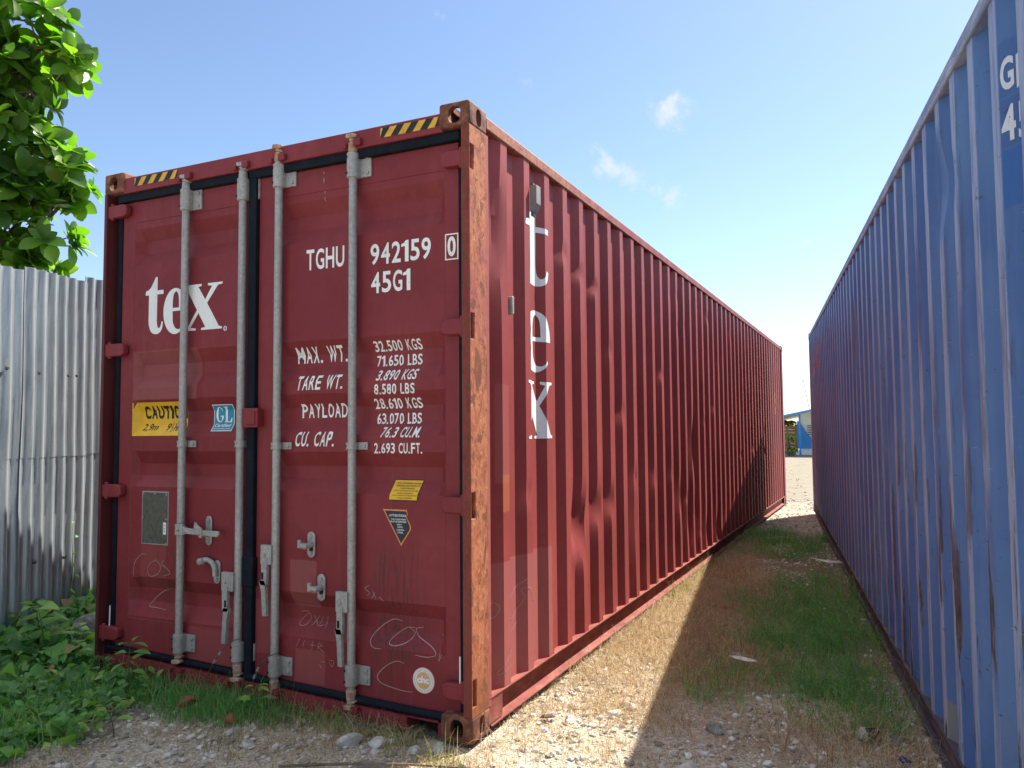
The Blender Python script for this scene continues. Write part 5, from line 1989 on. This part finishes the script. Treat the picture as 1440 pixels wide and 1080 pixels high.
# ------------------------------------------------------------------ FAR YARD: blue and white house, timber wall, palms, mast
house = thing('site_house', 'small white house with a sloping blue painted wall seen through the gap', 'house', (-.4, 42.0, 0))
M['house_white'] = plain('white_wall_paint', (.80, .82, .80), .7, .08, 3)
M['house_blue'] = plain('blue_wall_paint', (.05, .27, .62), .6, .12, 3)
M['roof_sheet'] = plain('pale_roof_sheet', (.60, .62, .62), .5, .15, 4)
M['concrete'] = plain('grey_concrete', (.20, .195, .18), .9, .3, 3)
MB().box(-2.33, 2.6, 40.2, 45.0, .22, 2.28).build('wall', M['house_white'], house)
bw = MB().prism([(-2.43, .35), (-.6, .35), (-.6, .45), (-1.45, .62), (-1.95, 1.10), (-2.25, 1.62), (-2.43, 1.82)], 40.10, 40.19)
bw.build('painted_panel', M['house_blue'], house)
MB().box(-2.5, 2.6, 40.0, 45.0, .0, .22).build('plinth', M['house_white'], house)
MB().prism([(-3.6, 1.86), (-1.0, 2.40), (2.7, 2.30), (2.7, 2.38), (-1.0, 2.48), (-3.6, 1.94)], 38.9, 45.4).build('roof', M['roof_sheet'], house)
MB().prism([(-3.6, 1.84), (-1.0, 2.36), (2.7, 2.26), (2.7, 2.34), (-1.0, 2.44), (-3.6, 1.92)], 38.82, 38.89).build('fascia', M['house_blue'], house)
MB().tube([(-2.20, 39.0, 0), (-2.20, 39.0, 2.10)], .05, 10).build('porch_post', M['house_blue'], house)
wd = MB().box(-1.98, -1.40, 40.14, 40.2, 1.02, 1.62).build('window', M['house_white'], house)
lv = MB()
for k in range(6):
    lv.box(-1.94, -1.44, 40.10, 40.13, 1.06 + k * .09, 1.10 + k * .09)
lv.build('louvre', M['steel'], wd)
po = MB().box(-6.5, 4.0, 37.6, 39.9, -.05, .035).build('forecourt', M['concrete'])
po['kind'] = 'structure'
M['plank'] = plain('brown_stained_plank', (.34, .22, .11), .85, .35, 6)
tw_ = thing('timber_wall', 'brown timber plank wall beside the blue and white house', 'wall', (-4.4, 41.2, 0))
for k in range(8):
    MB().box(-6.4, -2.50, 41.1, 41.2, .05 + k * .185, .228 + k * .185).build('plank', M['plank'], tw_)
for x in (-6.2, -4.4, -2.6):
    MB().box(x - .06, x + .06, 41.2, 41.32, 0, 1.6).build('post', M['timber'], tw_)
M['palm'] = tinted('palm_frond', [(0, (.10, .18, .03)), (.5, (.22, .30, .05)), (1, (.45, .38, .06))], .5, .45, .4)


def palm(label, x, y, h_, r, n_):
    w = thing('palm_plant', label, 'palm', (x, y, 0), 'palms beside the far house')
    MB().tube([(x, y, -.05), (x + .03, y, h_ * .6), (x, y, h_)], [.07, .05, .035], 8).build('trunk', M['bark'], w)
    po_, di, up, sz = [], [], [], []
    for k in range(n_):
        a = 2.4 * k
        e = RNG.uniform(-.1, .9)
        for q in range(9):                               # leaflets along each frond
            t_ = (q + 1) / 9
            b = Vector((x, y, h_)) + Vector((math.cos(a), math.sin(a), e)) * r * t_ * .8 - Vector((0, 0, .5 * r * t_ * t_))
            for s_ in (-1, 1):
                po_.append(tuple(b))
                di.append((math.cos(a + s_ * .9), math.sin(a + s_ * .9), e * .5 - t_))
                up.append((0, 0, 1))
                sz.append(r * .42)
    leaves('foliage', LANCE, np.array(po_), np.array(di), np.array(up), np.array(sz), M['palm'], w)


palm('yellow-green palm with drooping fronds in front of the timber wall', -2.68, 38.3, 1.0, .40, 13)
palm('taller palm clump behind the timber wall left of the house', -3.15, 42.2, 1.75, .5, 12)
palm('low green leafy plant at the foot of the timber wall', -2.52, 38.2, .42, .30, 14)
ms = thing('antenna_mast', 'thin leaning antenna mast above the house roof', 'mast', (-1.85, 45.8, 0))
MB().tube([(-1.85, 45.8, 0), (-2.55, 45.8, 4.2)], [.03, .016], 6).build('pole', M['steel'], ms)
MB().tube([(-2.85, 45.8, 4.19), (-2.25, 45.8, 4.21)], .014, 5).build('crossarm', M['steel'], ms)
